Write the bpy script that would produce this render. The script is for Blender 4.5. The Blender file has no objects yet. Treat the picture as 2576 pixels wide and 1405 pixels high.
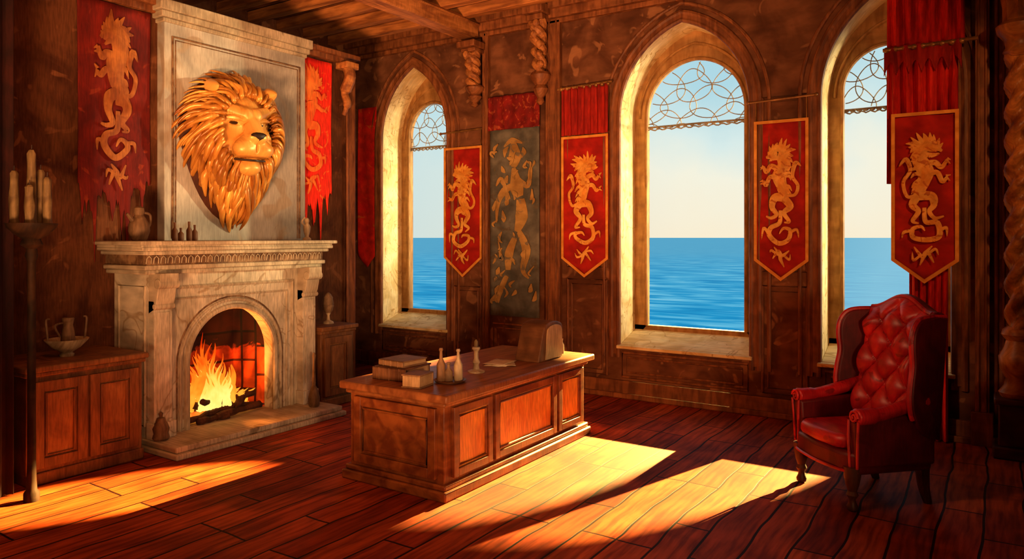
import bpy,bmesh,math,random
import numpy as np
from mathutils import Vector,Matrix,noise
random.seed(7)
sc=bpy.context.scene
COL=sc.collection
PI=math.pi
sc.view_settings.view_transform='Standard'
# ------------------------------------------------------------------ camera
F=1838.0; A=math.radians(33.4)
CAM=Vector((8.0,-7.79,1.85))
FW=Vector((-math.sin(A),math.cos(A),0)); RT=Vector((math.cos(A),math.sin(A),0)); UP=Vector((0,0,1))
cd=bpy.data.cameras.new('camera'); cam=bpy.data.objects.new('camera',cd); COL.objects.link(cam)
cam.location=CAM; cam.rotation_euler=(PI/2,0,A); cd.sensor_width=36; cd.lens=F/2576*36; cd.shift_y=-105.5/2576
cd.clip_end=60000; sc.camera=cam
def ray(px,py): return FW+RT*((px-1288)/F)+UP*((597-py)/F)
def onX(px,py,x):
    d=ray(px,py); return CAM+d*((x-CAM.x)/d.x)
def onY(px,py,y):
    d=ray(px,py); return CAM+d*((y-CAM.y)/d.y)
def onZ(px,py,z):
    d=ray(px,py); return CAM+d*((z-CAM.z)/d.z)
# ------------------------------------------------------------------ materials
def ramp(nt,fac,stops):
    r=nt.nodes.new('ShaderNodeValToRGB'); e=r.color_ramp.elements
    while len(e)<len(stops): e.new(.5)
    for i,(p,c) in enumerate(stops): e[i].position=p; e[i].color=(*c,1)
    nt.links.new(fac,r.inputs[0]); return r.outputs[0]
def mult(nt,a,b):
    mm=nt.nodes.new('ShaderNodeMix'); mm.data_type='RGBA'; mm.blend_type='MULTIPLY'; mm.inputs[0].default_value=1
    nt.links.new(a,mm.inputs[6]); nt.links.new(b,mm.inputs[7]); return mm.outputs[2]
def M(name,c1,c2,scale=4,rough=.6,bump=.15,stretch=(1,1,1),stroke=.35,metal=0,spots=None,lo=.38,hi=.62,rot=(0,0,0),spec=.3,veins=None,island=None):
    m=bpy.data.materials.new(name); m.use_nodes=True; nt=m.node_tree; L=nt.links.new
    b=nt.nodes['Principled BSDF']; tc=nt.nodes.new('ShaderNodeTexCoord')
    mp=nt.nodes.new('ShaderNodeMapping'); mp.inputs['Scale'].default_value=stretch; mp.inputs['Rotation'].default_value=rot; L(tc.outputs['Object'],mp.inputs[0])
    n=nt.nodes.new('ShaderNodeTexNoise'); n.inputs['Scale'].default_value=scale; n.inputs['Detail'].default_value=5; n.inputs['Distortion'].default_value=.7
    L(mp.outputs[0],n.inputs['Vector'])
    col=ramp(nt,n.outputs[0],[(lo,c1),(hi,c2)])
    if spots:
        n3=nt.nodes.new('ShaderNodeTexNoise'); n3.inputs['Scale'].default_value=spots[1]; n3.inputs['Detail'].default_value=2; n3.inputs['Distortion'].default_value=1.5
        L(tc.outputs['Object'],n3.inputs['Vector'])
        rf=ramp(nt,n3.outputs[0],[(spots[2],(0,0,0)),(spots[2]+.05,(1,1,1))])
        mx=nt.nodes.new('ShaderNodeMix'); mx.data_type='RGBA'; L(rf,mx.inputs[0]); L(col,mx.inputs[6]); mx.inputs[7].default_value=(*spots[0],1); col=mx.outputs[2]
    if veins:
        n4=nt.nodes.new('ShaderNodeTexNoise'); n4.inputs['Scale'].default_value=veins; n4.inputs['Detail'].default_value=3; n4.inputs['Distortion'].default_value=1.2
        L(tc.outputs['Object'],n4.inputs['Vector'])
        col=mult(nt,col,ramp(nt,n4.outputs[0],[(.49,(1,1,1)),(.498,(.66,.56,.46)),(.502,(.66,.56,.46)),(.51,(1,1,1))]))
    if island:
        gm=nt.nodes.new('ShaderNodeNewGeometry'); col=mult(nt,col,ramp(nt,gm.outputs['Random Per Island'],[(0,island),(1,(1,1,1))]))
    m2=nt.nodes.new('ShaderNodeMapping'); m2.inputs['Rotation'].default_value=(.7,.65,.75); m2.inputs['Scale'].default_value=(3,60,8); L(tc.outputs['Object'],m2.inputs[0])
    n2=nt.nodes.new('ShaderNodeTexNoise'); n2.inputs['Scale'].default_value=1.2; n2.inputs['Detail'].default_value=3; L(m2.outputs[0],n2.inputs['Vector'])
    g=ramp(nt,n2.outputs[0],[(.35,(1-stroke,)*3),(.65,(1,1,1))])
    L(mult(nt,col,g),b.inputs['Base Color'])
    b.inputs['Roughness'].default_value=rough; b.inputs['Metallic'].default_value=metal; b.inputs['Specular IOR Level'].default_value=spec
    if bump:
        bp=nt.nodes.new('ShaderNodeBump'); bp.inputs['Strength'].default_value=bump; bp.inputs['Distance'].default_value=.02
        L(n.outputs[0],bp.inputs['Height']); L(bp.outputs[0],b.inputs['Normal'])
    return m
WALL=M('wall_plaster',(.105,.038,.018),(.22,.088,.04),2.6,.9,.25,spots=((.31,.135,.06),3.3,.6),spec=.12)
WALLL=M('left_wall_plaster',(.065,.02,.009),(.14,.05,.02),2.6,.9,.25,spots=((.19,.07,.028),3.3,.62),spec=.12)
TRIM=M('trim_wood',(.15,.046,.015),(.3,.105,.034),5,.55,.15,stretch=(3,3,.5))
DARKW=M('dark_wood',(.05,.014,.006),(.1,.03,.011),4,.45,.15)
BEAM=M('beam_wood',(.26,.085,.024),(.6,.24,.065),4,.6,.3,stretch=(3,.4,3))
JOIST=M('joist_wood',(.26,.085,.024),(.6,.23,.06),4,.6,.3,stretch=(.4,3,3))
REVEAL=M('cream_stone',(.72,.51,.21),(.93,.76,.4),3.5,.85,.3,stroke=.25,spots=((.6,.38,.13),5,.66),veins=1.6)
FRAME=M('window_frame_wood',(.32,.15,.04),(.5,.27,.09),4,.6,.15,stretch=(3,3,.6))
MARB=M('fireplace_stone',(.38,.31,.21),(.6,.51,.36),3,.78,.25,spots=((.28,.21,.13),2.2,.66))
MARB2=M('pale_marble',(.5,.44,.32),(.74,.66,.5),3,.7,.2,spots=((.44,.35,.22),2.5,.64),veins=1.1)
BREAST=M('chimney_plaster',(.33,.32,.29),(.54,.52,.46),2,.85,.25,stroke=.22,spots=((.4,.34,.26),1.6,.6))
DENT=M('frieze_brown',(.12,.06,.03),(.3,.18,.09),12,.7,.2)
DESKW=M('desk_wood',(.15,.032,.008),(.31,.085,.018),4,.45,.12,stretch=(2,.6,2))
DESKP=M('desk_panel_wood',(.7,.19,.025),(.95,.36,.05),3,.45,.12,stretch=(2,1.4,1))
DESKT=M('desk_top_wood',(.2,.058,.016),(.37,.125,.034),4,.45,.1,stretch=(3,.5,2))
CABW=M('cabinet_wood',(.15,.055,.018),(.27,.11,.035),4,.55,.15,stretch=(2,2,.6))
CABP=M('cabinet_panel_wood',(.24,.09,.026),(.42,.18,.055),3,.55,.15)
RED=M('banner_red',(.36,.007,.004),(.52,.016,.006),3,.85,.1)
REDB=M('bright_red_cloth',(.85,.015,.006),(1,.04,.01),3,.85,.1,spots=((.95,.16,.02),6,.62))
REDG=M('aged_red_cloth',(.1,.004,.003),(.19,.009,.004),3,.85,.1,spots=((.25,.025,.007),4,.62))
REDD=M('deep_red_cloth',(.26,.006,.004),(.44,.015,.006),3,.85,.1,stretch=(4,4,.5))
REDU=M('vivid_red_curtain_cloth',(.5,.008,.005),(.8,.02,.008),3,.8,.1,stretch=(4,4,.5))  # plain bright red curtain cloth
REDV=M('patterned_dark_red_cloth',(.15,.005,.004),(.27,.01,.006),4,.85,.1,spots=((.38,.06,.02),9,.58))
DRAPE=M('dark_burgundy_drape',(.015,.002,.002),(.035,.005,.003),3,.95,.1)
GOLD=M('gold_thread',(.8,.3,.035),(1,.52,.1),8,.6,.1,stroke=.3,spots=((.62,.17,.02),14,.6))
GOLDB=M('gold_border',(.75,.28,.035),(.92,.42,.07),8,.7,.1,stroke=.2)
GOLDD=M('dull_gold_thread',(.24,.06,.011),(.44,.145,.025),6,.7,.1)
ORNG=M('orange_thread',(.85,.12,.015),(.95,.26,.04),6,.8,.1)
TAPES=M('tapestry_ground',(.09,.09,.075),(.18,.17,.135),3,.85,.2,spots=((.13,.105,.07),4,.6))
TGOLD=M('tapestry_gold',(.36,.19,.05),(.56,.34,.1),3,.8,.1,spots=((.22,.17,.1),6,.58))
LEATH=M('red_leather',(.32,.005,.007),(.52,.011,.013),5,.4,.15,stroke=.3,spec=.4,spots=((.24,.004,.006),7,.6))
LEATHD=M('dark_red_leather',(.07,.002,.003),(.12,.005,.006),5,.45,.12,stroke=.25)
LION=M('carved_lion_gold',(.55,.2,.024),(1,.5,.09),2.5,.34,.1,lo=.34,hi=.6,stroke=.2,spec=.5,metal=.2,island=(.4,.27,.18))
LIONF=M('carved_lion_face',(.62,.25,.035),(.95,.5,.11),2.5,.38,.1,lo=.34,hi=.6,stroke=.2,spec=.5,metal=.15)
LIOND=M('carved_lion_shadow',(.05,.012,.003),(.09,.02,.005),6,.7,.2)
BLACK=M('dark_line',(.015,.006,.003),(.03,.012,.006),6,.5,.05)
CLAY=M('clay',(.14,.075,.036),(.26,.155,.08),7,.65,.2)
CLAY2=M('pale_clay',(.36,.25,.14),(.56,.42,.25),7,.5,.2)
WAX=M('wax',(.11,.065,.027),(.22,.145,.06),7,.6,.2)
BRASS=M('old_brass',(.22,.1,.03),(.4,.2,.06),6,.4,.15,metal=.4)
DIRON=M('dark_bronze',(.014,.006,.0025),(.04,.016,.006),6,.7,.15,spec=.15)
PAPER=M('paper',(.6,.48,.3),(.8,.68,.48),5,.8,.05)
TAN=M('tan_leather',(.34,.19,.08),(.5,.31,.15),4,.6,.15)
BRN=M('brown_leather',(.1,.035,.013),(.2,.08,.03),4,.5,.15)
BRN2=M('worn_brown_leather',(.18,.085,.035),(.29,.15,.065),4,.6,.15)
LOG=M('charred_log',(.03,.01,.005),(.12,.035,.012),9,.9,.5)
IRON=M('lead',(.28,.24,.17),(.42,.37,.27),8,.7,.1)
COLW=M('carved_column_wood',(.2,.055,.014),(.5,.19,.045),6,.42,.2)
def brick(name,c1,c2,mort,scale,bw,rh,ms,rot,rough=.5,nz=3,bumpd=.01,offs=.5,spec=.3,loc=(0,0,0),topdark=None,warp=.05,var=((.42,.34,.28),(1.3,1.3,1.3)),grain=None):
    m=bpy.data.materials.new(name); m.use_nodes=True; nt=m.node_tree; L=nt.links.new
    b=nt.nodes['Principled BSDF']; tc=nt.nodes.new('ShaderNodeTexCoord')
    mp=nt.nodes.new('ShaderNodeMapping'); mp.inputs['Rotation'].default_value=rot; mp.inputs['Location'].default_value=loc; L(tc.outputs['Object'],mp.inputs[0])
    nw=nt.nodes.new('ShaderNodeTexNoise'); nw.inputs['Scale'].default_value=1.3; L(mp.outputs[0],nw.inputs['Vector'])
    wa=nt.nodes.new('ShaderNodeVectorMath'); wa.operation='MULTIPLY_ADD'; wa.inputs[1].default_value=(warp,)*3; L(nw.outputs[1],wa.inputs[0]); L(mp.outputs[0],wa.inputs[2])
    br=nt.nodes.new('ShaderNodeTexBrick'); L(wa.outputs[0],br.inputs['Vector'])
    br.inputs['Scale'].default_value=scale; br.inputs['Brick Width'].default_value=bw; br.inputs['Row Height'].default_value=rh; br.inputs['Mortar Size'].default_value=ms
    br.inputs['Color1'].default_value=(*c1,1); br.inputs['Color2'].default_value=(*c2,1); br.inputs['Mortar'].default_value=(*mort,1); br.offset=offs; br.offset_frequency=3
    br.inputs['Mortar Smooth'].default_value=.2
    n=nt.nodes.new('ShaderNodeTexNoise'); n.inputs['Scale'].default_value=nz; n.inputs['Detail'].default_value=6; n.inputs['Distortion'].default_value=1
    L(mp.outputs[0],n.inputs['Vector'])
    g=ramp(nt,n.outputs[0],[(.3,var[0]),(.7,var[1])])
    c=mult(nt,br.outputs[0],g)
    if grain:
        mg=nt.nodes.new('ShaderNodeMapping'); mg.inputs['Scale'].default_value=grain; L(wa.outputs[0],mg.inputs[0])
        ng=nt.nodes.new('ShaderNodeTexNoise'); ng.inputs['Scale'].default_value=1; ng.inputs['Detail'].default_value=4; L(mg.outputs[0],ng.inputs['Vector'])
        c=mult(nt,c,ramp(nt,ng.outputs[0],[(.36,(.5,.42,.36)),(.6,(1.1,1.1,1.1))]))
    if topdark:
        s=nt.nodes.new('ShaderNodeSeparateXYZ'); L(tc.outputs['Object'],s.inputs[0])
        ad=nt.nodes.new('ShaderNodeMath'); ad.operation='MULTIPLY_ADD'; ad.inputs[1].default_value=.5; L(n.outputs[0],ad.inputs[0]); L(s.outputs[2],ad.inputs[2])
        c=mult(nt,c,ramp(nt,ad.outputs[0],[(topdark[0],(1,1,1)),(topdark[1],(.04,.03,.03))]))  # brick colour darkens towards the top
    L(c,b.inputs['Base Color']); b.inputs['Roughness'].default_value=rough; b.inputs['Specular IOR Level'].default_value=spec
    bp=nt.nodes.new('ShaderNodeBump'); bp.inputs['Strength'].default_value=.5; bp.inputs['Distance'].default_value=bumpd; bp.invert=True
    L(br.outputs[1],bp.inputs['Height']); L(bp.outputs[0],b.inputs['Normal'])
    return m
FLOOR=brick('floor_planks',(.24,.029,.006),(.42,.078,.015),(.018,.004,.002),1,1.25,.235,.0085,(0,0,PI/2),.65,1.6,bumpd=.006,offs=.37,spec=.1,warp=.1,var=((.5,.4,.34),(1.3,1.3,1.25)),grain=(2.2,26,1))
BRICK=brick('firebox_brick',(.75,.12,.02),(.44,.055,.011),(.07,.012,.005),1,.3,.15,.013,(PI/2,0,PI/2),.85,5,topdark=(.95,1.22))
CEIL=brick('ceiling_planks',(.18,.058,.018),(.3,.105,.03),(.03,.01,.005),1,3,.2,.012,(0,0,0),.8,3)
def emis(name,stops,strength,z0,z1,sc_=9):
    m=bpy.data.materials.new(name); m.use_nodes=True; nt=m.node_tree; L=nt.links.new
    nt.nodes.clear(); o=nt.nodes.new('ShaderNodeOutputMaterial'); e=nt.nodes.new('ShaderNodeEmission')
    tc=nt.nodes.new('ShaderNodeTexCoord'); s=nt.nodes.new('ShaderNodeSeparateXYZ'); L(tc.outputs['Object'],s.inputs[0])
    mr=nt.nodes.new('ShaderNodeMapRange'); mr.inputs[1].default_value=z0; mr.inputs[2].default_value=z1; L(s.outputs[2],mr.inputs[0])
    n=nt.nodes.new('ShaderNodeTexNoise'); n.inputs['Scale'].default_value=sc_; L(tc.outputs['Object'],n.inputs['Vector'])
    ad=nt.nodes.new('ShaderNodeMath'); ad.operation='MULTIPLY_ADD'; ad.inputs[1].default_value=.8; L(n.outputs[0],ad.inputs[0])
    sb=nt.nodes.new('ShaderNodeMath'); sb.operation='SUBTRACT'; sb.inputs[1].default_value=.4; L(mr.outputs[0],sb.inputs[0]); L(sb.outputs[0],ad.inputs[2])
    c=ramp(nt,ad.outputs[0],stops); L(c,e.inputs[0]); e.inputs[1].default_value=strength; L(e.outputs[0],o.inputs[0]); return m
FLAME=emis('flame',[(0,(1,.4,.035)),(.4,(1,.24,.012)),(.75,(1,.1,.004)),(1,(.5,.02,0))],1.3,0,.7)
FLAMEC=emis('flame_core',[(0,(1,.75,.2)),(.5,(1,.5,.07)),(1,(1,.26,.02))],1.5,0,.52)
EMBER=emis('embers',[(0,(1,.35,.03)),(.5,(.9,.12,.01)),(.7,(.1,.02,.01)),(1,(.03,.01,.005))],1.2,-.1,.2,14)
def glassmat():
    m=bpy.data.materials.new('thin_glass'); m.use_nodes=True; nt=m.node_tree; nt.nodes.clear(); L=nt.links.new
    o=nt.nodes.new('ShaderNodeOutputMaterial'); t=nt.nodes.new('ShaderNodeBsdfTransparent'); t.inputs[0].default_value=(.98,.98,.96,1); L(t.outputs[0],o.inputs[0]); return m
GLASS=glassmat()
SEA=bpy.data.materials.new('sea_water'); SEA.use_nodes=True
def _sea():
    nt=SEA.node_tree; L=nt.links.new; b=nt.nodes['Principled BSDF']; tc=nt.nodes.new('ShaderNodeTexCoord')
    mp=nt.nodes.new('ShaderNodeMapping'); mp.inputs['Scale'].default_value=(.02,.06,1); L(tc.outputs['Object'],mp.inputs[0])
    mp.inputs['Rotation'].default_value=(0,0,-A)
    n=nt.nodes.new('ShaderNodeTexNoise'); n.inputs['Scale'].default_value=2.0; n.inputs['Detail'].default_value=7; n.inputs['Distortion'].default_value=.6; L(mp.outputs[0],n.inputs['Vector'])
    c=ramp(nt,n.outputs[0],[(.3,(.0,.32,.6)),(.46,(.04,.5,.76)),(.6,(.3,.78,.92)),(.7,(.7,.95,.97))])
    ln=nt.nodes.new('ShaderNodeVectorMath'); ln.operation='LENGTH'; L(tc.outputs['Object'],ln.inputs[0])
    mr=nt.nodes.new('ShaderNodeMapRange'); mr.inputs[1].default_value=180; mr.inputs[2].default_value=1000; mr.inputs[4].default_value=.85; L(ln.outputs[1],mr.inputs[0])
    mx=nt.nodes.new('ShaderNodeMix'); mx.data_type='RGBA'; L(mr.outputs[0],mx.inputs[0]); L(c,mx.inputs[6]); mx.inputs[7].default_value=(.28,.62,.74,1)  # horizon haze painted into the base colour by distance
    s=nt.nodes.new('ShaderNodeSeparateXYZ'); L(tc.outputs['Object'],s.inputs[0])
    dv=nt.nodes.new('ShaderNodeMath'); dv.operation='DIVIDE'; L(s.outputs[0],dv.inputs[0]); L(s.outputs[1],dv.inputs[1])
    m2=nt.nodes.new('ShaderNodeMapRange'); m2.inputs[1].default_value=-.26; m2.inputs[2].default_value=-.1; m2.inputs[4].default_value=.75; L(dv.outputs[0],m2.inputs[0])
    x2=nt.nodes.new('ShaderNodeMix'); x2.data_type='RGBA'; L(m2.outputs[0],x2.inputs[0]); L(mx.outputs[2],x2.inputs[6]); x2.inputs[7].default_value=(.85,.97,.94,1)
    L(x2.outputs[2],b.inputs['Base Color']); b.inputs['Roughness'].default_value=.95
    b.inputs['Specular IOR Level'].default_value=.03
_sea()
# ------------------------------------------------------------------ builders
OFF={}
def catmull(P,n=8,closed=False):
    P=[tuple(p) for p in P]; out=[]; N=len(P); rng=range(N if closed else N-1)
    for i in rng:
        if closed: a,b,c,d=P[(i-1)%N],P[i],P[(i+1)%N],P[(i+2)%N]
        else: a,b,c,d=P[max(i-1,0)],P[i],P[i+1],P[min(i+2,N-1)]
        for k in range(n):
            t=k/n
            out.append(tuple(.5*((2*b[j])+(-a[j]+c[j])*t+(2*a[j]-5*b[j]+4*c[j]-d[j])*t*t+(-a[j]+3*b[j]-3*c[j]+d[j])*t**3) for j in range(len(b))))
    if not closed: out.append(P[-1])
    return out
class MB:
    def __init__(s): s.v=[]; s.f=[]
    def add(s,vs,fs):
        o=len(s.v); s.v+= [Vector(v) for v in vs]; s.f+= [[i+o for i in f] for f in fs]; return s
    def obox(s,o,U,V,W,a,b,c):
        o=Vector(o);U=Vector(U)*a;V=Vector(V)*b;W=Vector(W)*c
        p=[o,o+U,o+U+V,o+V,o+W,o+U+W,o+U+V+W,o+V+W]
        return s.add(p,[(0,3,2,1),(4,5,6,7),(0,1,5,4),(1,2,6,5),(2,3,7,6),(3,0,4,7)])
    def box(s,x0,y0,z0,x1,y1,z1): return s.obox((x0,y0,z0),(1,0,0),(0,1,0),(0,0,1),x1-x0,y1-y0,z1-z0)
    def lathe(s,cx,cy,prof,seg=20,twist=None,sx=1,sy=1):
        vs=[];fs=[];n=len(prof)
        for i,(r,z) in enumerate(prof):
            for k in range(seg):
                a=2*PI*k/seg; rr=r*(twist(a,z) if twist else 1)
                vs.append((cx+sx*rr*math.cos(a),cy+sy*rr*math.sin(a),z))
        for i in range(n-1):
            for k in range(seg):
                k2=(k+1)%seg; fs.append((i*seg+k,i*seg+k2,(i+1)*seg+k2,(i+1)*seg+k))
        fs.append(tuple(range(seg))[::-1]); fs.append(tuple((n-1)*seg+k for k in range(seg)))
        return s.add(vs,fs)
    def tube(s,pts,rad,seg=8,closed=False,flat=1.0,ref=None):
        P=[Vector(p) for p in pts]; n=len(P)
        R=rad if isinstance(rad,(list,tuple)) else [rad]*n
        vs=[];fs=[]; prev=None
        for i in range(n):
            if closed: t=(P[(i+1)%n]-P[i-1])
            else: t=P[min(i+1,n-1)]-P[max(i-1,0)]
            if t.length<1e-9: t=Vector((0,0,1))
            t.normalize()
            if prev is None:
                a=Vector(ref) if ref else (Vector((0,0,1)) if abs(t.z)<.9 else Vector((1,0,0)))
            else: a=prev
            a=a-t*a.dot(t)
            if a.length<1e-6: a=t.orthogonal()
            a.normalize(); b=t.cross(a); prev=a
            for k in range(seg):
                an=2*PI*k/seg; vs.append(P[i]+(a*math.cos(an)*flat+b*math.sin(an))*R[i])
        for i in range(n if closed else n-1):
            j=(i+1)%n
            for k in range(seg):
                k2=(k+1)%seg; fs.append((i*seg+k,i*seg+k2,j*seg+k2,j*seg+k))
        if not closed: fs.append(tuple(range(seg))[::-1]); fs.append(tuple((n-1)*seg+k for k in range(seg)))
        return s.add(vs,fs)
    def prism(s,pts,D):
        n=len(pts); P=[Vector(p) for p in pts]; D=Vector(D)
        return s.add(P+[p+D for p in P],[tuple(range(n))[::-1],tuple(range(n,2*n))]+[(i,(i+1)%n,(i+1)%n+n,i+n) for i in range(n)])
    def grid(s,fn,nu,nv,closedu=False):
        vs=[fn(i,j) for i in range(nu) for j in range(nv)]; fs=[]
        for i in range(nu if closedu else nu-1):
            for j in range(nv-1):
                i2=(i+1)%nu; fs.append((i*nv+j,i2*nv+j,i2*nv+j+1,i*nv+j+1))
        return s.add(vs,fs)
    def ball(s,c,r,nu=14,nv=10):
        c=Vector(c); r=Vector(r) if hasattr(r,'__len__') else Vector((r,r,r))
        prof=[(max(math.sin(PI*j/nv),.002),-math.cos(PI*j/nv)) for j in range(nv+1)]
        t=MB().lathe(0,0,prof,nu)
        return s.add([(c.x+v.x*r.x,c.y+v.y*r.y,c.z+v.z*r.z) for v in t.v],t.f)
    def rot(s,c,axis,ang):
        c=Vector(c); m=Matrix.Rotation(ang,3,axis); s.v=[m@(v-c)+c for v in s.v]; return s
    def build(s,name,mat,parent=None,bevel=0,seg=2,local=False,sub=0,solid=0,ang=40,struct=False,norm=True):
        me=bpy.data.meshes.new(name)
        if parent is None:
            if struct or local: off=Vector((0,0,0))
            else:
                xs=[v.x for v in s.v];ys=[v.y for v in s.v];zs=[v.z for v in s.v]
                off=Vector(((min(xs)+max(xs))/2,(min(ys)+max(ys))/2,min(zs)))
        else: off=Vector((0,0,0)) if local else OFF[parent.name]
        me.from_pydata([v-off for v in s.v],[],s.f)
        if norm:
            bm=bmesh.new(); bm.from_mesh(me); bmesh.ops.recalc_face_normals(bm,faces=bm.faces); bm.to_mesh(me); bm.free()
        me.polygons.foreach_set('use_smooth',[True]*len(me.polygons)); me.set_sharp_from_angle(angle=math.radians(ang))
        me.materials.append(mat); o=bpy.data.objects.new(name,me); COL.objects.link(o)
        if parent is None: o.location=off
        else: o.parent=parent
        OFF[o.name]=off
        if solid: md=o.modifiers.new('solid','SOLIDIFY'); md.thickness=solid; md.offset=0
        if bevel: md=o.modifiers.new('bevel','BEVEL'); md.width=bevel; md.segments=seg; md.limit_method='ANGLE'; md.angle_limit=math.radians(40)
        if sub: md=o.modifiers.new('sub','SUBSURF'); md.levels=sub; md.render_levels=sub
        if struct: o['kind']='structure'
        return o
def thing(name,label,cat,loc=(0,0,0),rz=0,group=None):
    o=bpy.data.objects.new(name,None); COL.objects.link(o); o.location=loc; o.rotation_euler=(0,0,rz); o.empty_display_size=.05
    o['label']=label; o['category']=cat
    if group:o['group']=group
    OFF[o.name]=Vector(loc); return o
def tag(o,label,cat,group=None):
    o['label']=label;o['category']=cat
    if group:o['group']=group
    return o
# ------------------------------------------------------------------ shell
H=4.75; XR=10.6; YF=-10.2; WT=.55
MB().box(-.2,YF-.2,-.15,XR+.2,WT,0).build('floor',FLOOR,struct=True)
MB().box(-.2,YF-.2,H,XR+.2,WT,H+.15).build('ceiling',CEIL,struct=True)
WIN=[(.61,1.81),(4.37,5.86),(6.56,7.68)]
ZSILL=.6; ZSPR=3.25; ZAP=4.24
def arch(x0,x1,zs,za,n=14,off=0):
    a=(x1-x0)/2; r=za-zs; d=(r*r-a*a)/(2*a); R=a+d; xc=(x0+x1)/2
    tA=math.acos(max(-1,min(1,-d/(R+off)))); L=[]
    for i in range(n+1):
        t=PI+(tA-PI)*i/n; L.append((xc+d+(R+off)*math.cos(t),zs+(R+off)*math.sin(t)))
    return L+[(2*xc-x,z) for x,z in L[::-1][1:]]
w=MB(); xp=-.2
for (x0,x1) in WIN:
    for y in (0,WT):
        w.add([(xp,y,0),(x0,y,0),(x0,y,H),(xp,y,H)],[(0,1,2,3)])
        w.add([(x0,y,0),(x1,y,0),(x1,y,ZSILL),(x0,y,ZSILL)],[(0,1,2,3)])
        ap=arch(x0,x1,ZSPR,ZAP)
        for (a,b) in zip(ap[:-1],ap[1:]): w.add([(a[0],y,a[1]),(b[0],y,b[1]),(b[0],y,H),(a[0],y,H)],[(0,1,2,3)])
    w.add([(x0,0,ZSILL),(x1,0,ZSILL),(x1,WT,ZSILL),(x0,WT,ZSILL)],[(0,1,2,3)])
    xp=x1
for y in (0,WT): w.add([(xp,y,0),(XR+.2,y,0),(XR+.2,y,H),(xp,y,H)],[(0,1,2,3)])
w.build('wall_back',WALL,struct=True,norm=False)
for n,(x0,x1) in enumerate(WIN,1):
    out=[(x0,ZSILL)]+arch(x0,x1,ZSPR,ZAP)+[(x1,ZSILL)]
    r=MB()
    for a,b in zip(out[:-1],out[1:]): r.add([(a[0],-.005,a[1]),(b[0],-.005,b[1]),(b[0],WT,b[1]),(a[0],WT,a[1])],[(0,1,2,3)])
    win=r.build('window_%d'%n,REVEAL,struct=True,norm=False)
    fw=.155 if n!=3 else .13; xc=(x0+x1)/2; gr=(x1-x0)/2-fw; gz0=.8; gs=min(3.36,3.9-gr) if n!=1 else 3.35
    inn=[(xc-gr,gz0)]+arch(xc-gr,xc+gr,gs,gs+gr*1.02)+[(xc+gr,gz0)]
    o2=[(x0,.62)]+arch(x0,x1,ZSPR,ZAP)+[(x1,.62)]
    f=MB(); N=len(inn)
    for i in range(N-1):
        a,b,c,d=o2[i],o2[i+1],inn[i+1],inn[i]
        f.add([(a[0],.42,a[1]),(b[0],.42,b[1]),(c[0],.42,c[1]),(d[0],.42,d[1])],[(0,1,2,3)])
        f.add([(d[0],.42,d[1]),(c[0],.42,c[1]),(c[0],.5,c[1]),(d[0],.5,d[1])],[(0,1,2,3)])
        f.add([(a[0],.5,a[1]),(b[0],.5,b[1]),(c[0],.5,c[1]),(d[0],.5,d[1])],[(0,1,2,3)])
    f.box(x0,.42,.62,x1,.5,gz0)
    f.tube([(x,.41,z) for x,z in inn],.022,6)
    mid=[((a[0]*.55+b[0]*.45),(a[1]*.55+b[1]*.45)) for a,b in zip(o2,inn)]
    f.tube([(x,.41,z) for x,z in mid[1:-1]],.018,6)
    f.build('window_frame',FRAME,win)
    MB().prism([(x0-.03,-.05,.565),(x0-.03,-.05,.6),(x0-.03,0,.61),(x0-.03,0,.565)],(x1-x0+.06,0,0)).prism([(x0,0,.57),(x0,0,.61),(x0,.43,.75),(x0,.43,.57)],(x1-x0,0,0)).build('window_sill',REVEAL,win,bevel=.008)
    MB().prism([(x,.49,z) for x,z in inn],(0,.006,0)).build('pane',GLASS,win)
    t=MB(); zt=3.17; hh=gs+gr-zt; rw=random.Random(n*3)
    def inside(x,z): return (abs(x-xc)<gr and z<=gs and z>zt) or ((x-xc)**2+(z-gs)**2<gr*gr and z>gs)
    def led(P,rad=.0055):
        run=[]
        for p in P+[None]:
            if p is not None and inside(*p): run.append(p)
            else:
                if len(run)>2: t.tube([(x,.47,z) for x,z in run],rad,5)
                run=[]
    cs=gr*.66
    for row in range(-1,4):
        for col_ in range(-3,4):
            ccx=xc+(col_+.5*(row%2))*cs+rw.uniform(-.03,.03); ccz=zt+.04+row*.21+rw.uniform(-.025,.025)
            rx=cs*.58*rw.uniform(.85,1.15); rz=.18*rw.uniform(.88,1.15); sk=rw.uniform(.15,.4); wb_=rw.uniform(-.12,.12)
            led([(ccx+rx*math.sin(2*PI*k/36)*(1-sk*math.cos(2*PI*k/36)),ccz+rz*(math.cos(2*PI*k/36)+wb_*math.sin(4*PI*k/36))) for k in range(37)])
    t.tube([(xc-gr,.465,zt),(xc,.465,zt+.003),(xc+gr,.465,zt)],.012,6)
    t.tube([(xc-gr+2*gr*i/40,.465,zt-.03+.01*math.sin(i*1.7)) for i in range(41)],.008,6)
    for i in range(14): t.ball((xc-gr+2*gr*(i+.5)/14,.46,zt-.012),(.026,.016,.014),8,6)
    t.build('tracery',IRON,win)
    m=MB()
    for (o,rr) in ((.02,.03),(.1,.035),(.2,.022)):
        P=[(x0-o,.46)]+arch(x0,x1,ZSPR,ZAP,14,o)+[(x1+o,.46)]
        m.tube([(x,-.0,z) for x,z in P],rr,8)
    A1=[(x0,.5)]+arch(x0,x1,ZSPR,ZAP,14,0)+[(x1,.5)]; A2=[(x0-.1,.5)]+arch(x0,x1,ZSPR,ZAP,14,.1)+[(x1+.1,.5)]
    for i in range(len(A1)-1):
        a,b,c,d=A1[i],A1[i+1],A2[i+1],A2[i]
        m.add([(p[0],-.022,p[1]) for p in (a,b,c,d)],[(0,1,2,3)])
    m.build('arch_moulding',TRIM,win)
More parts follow.
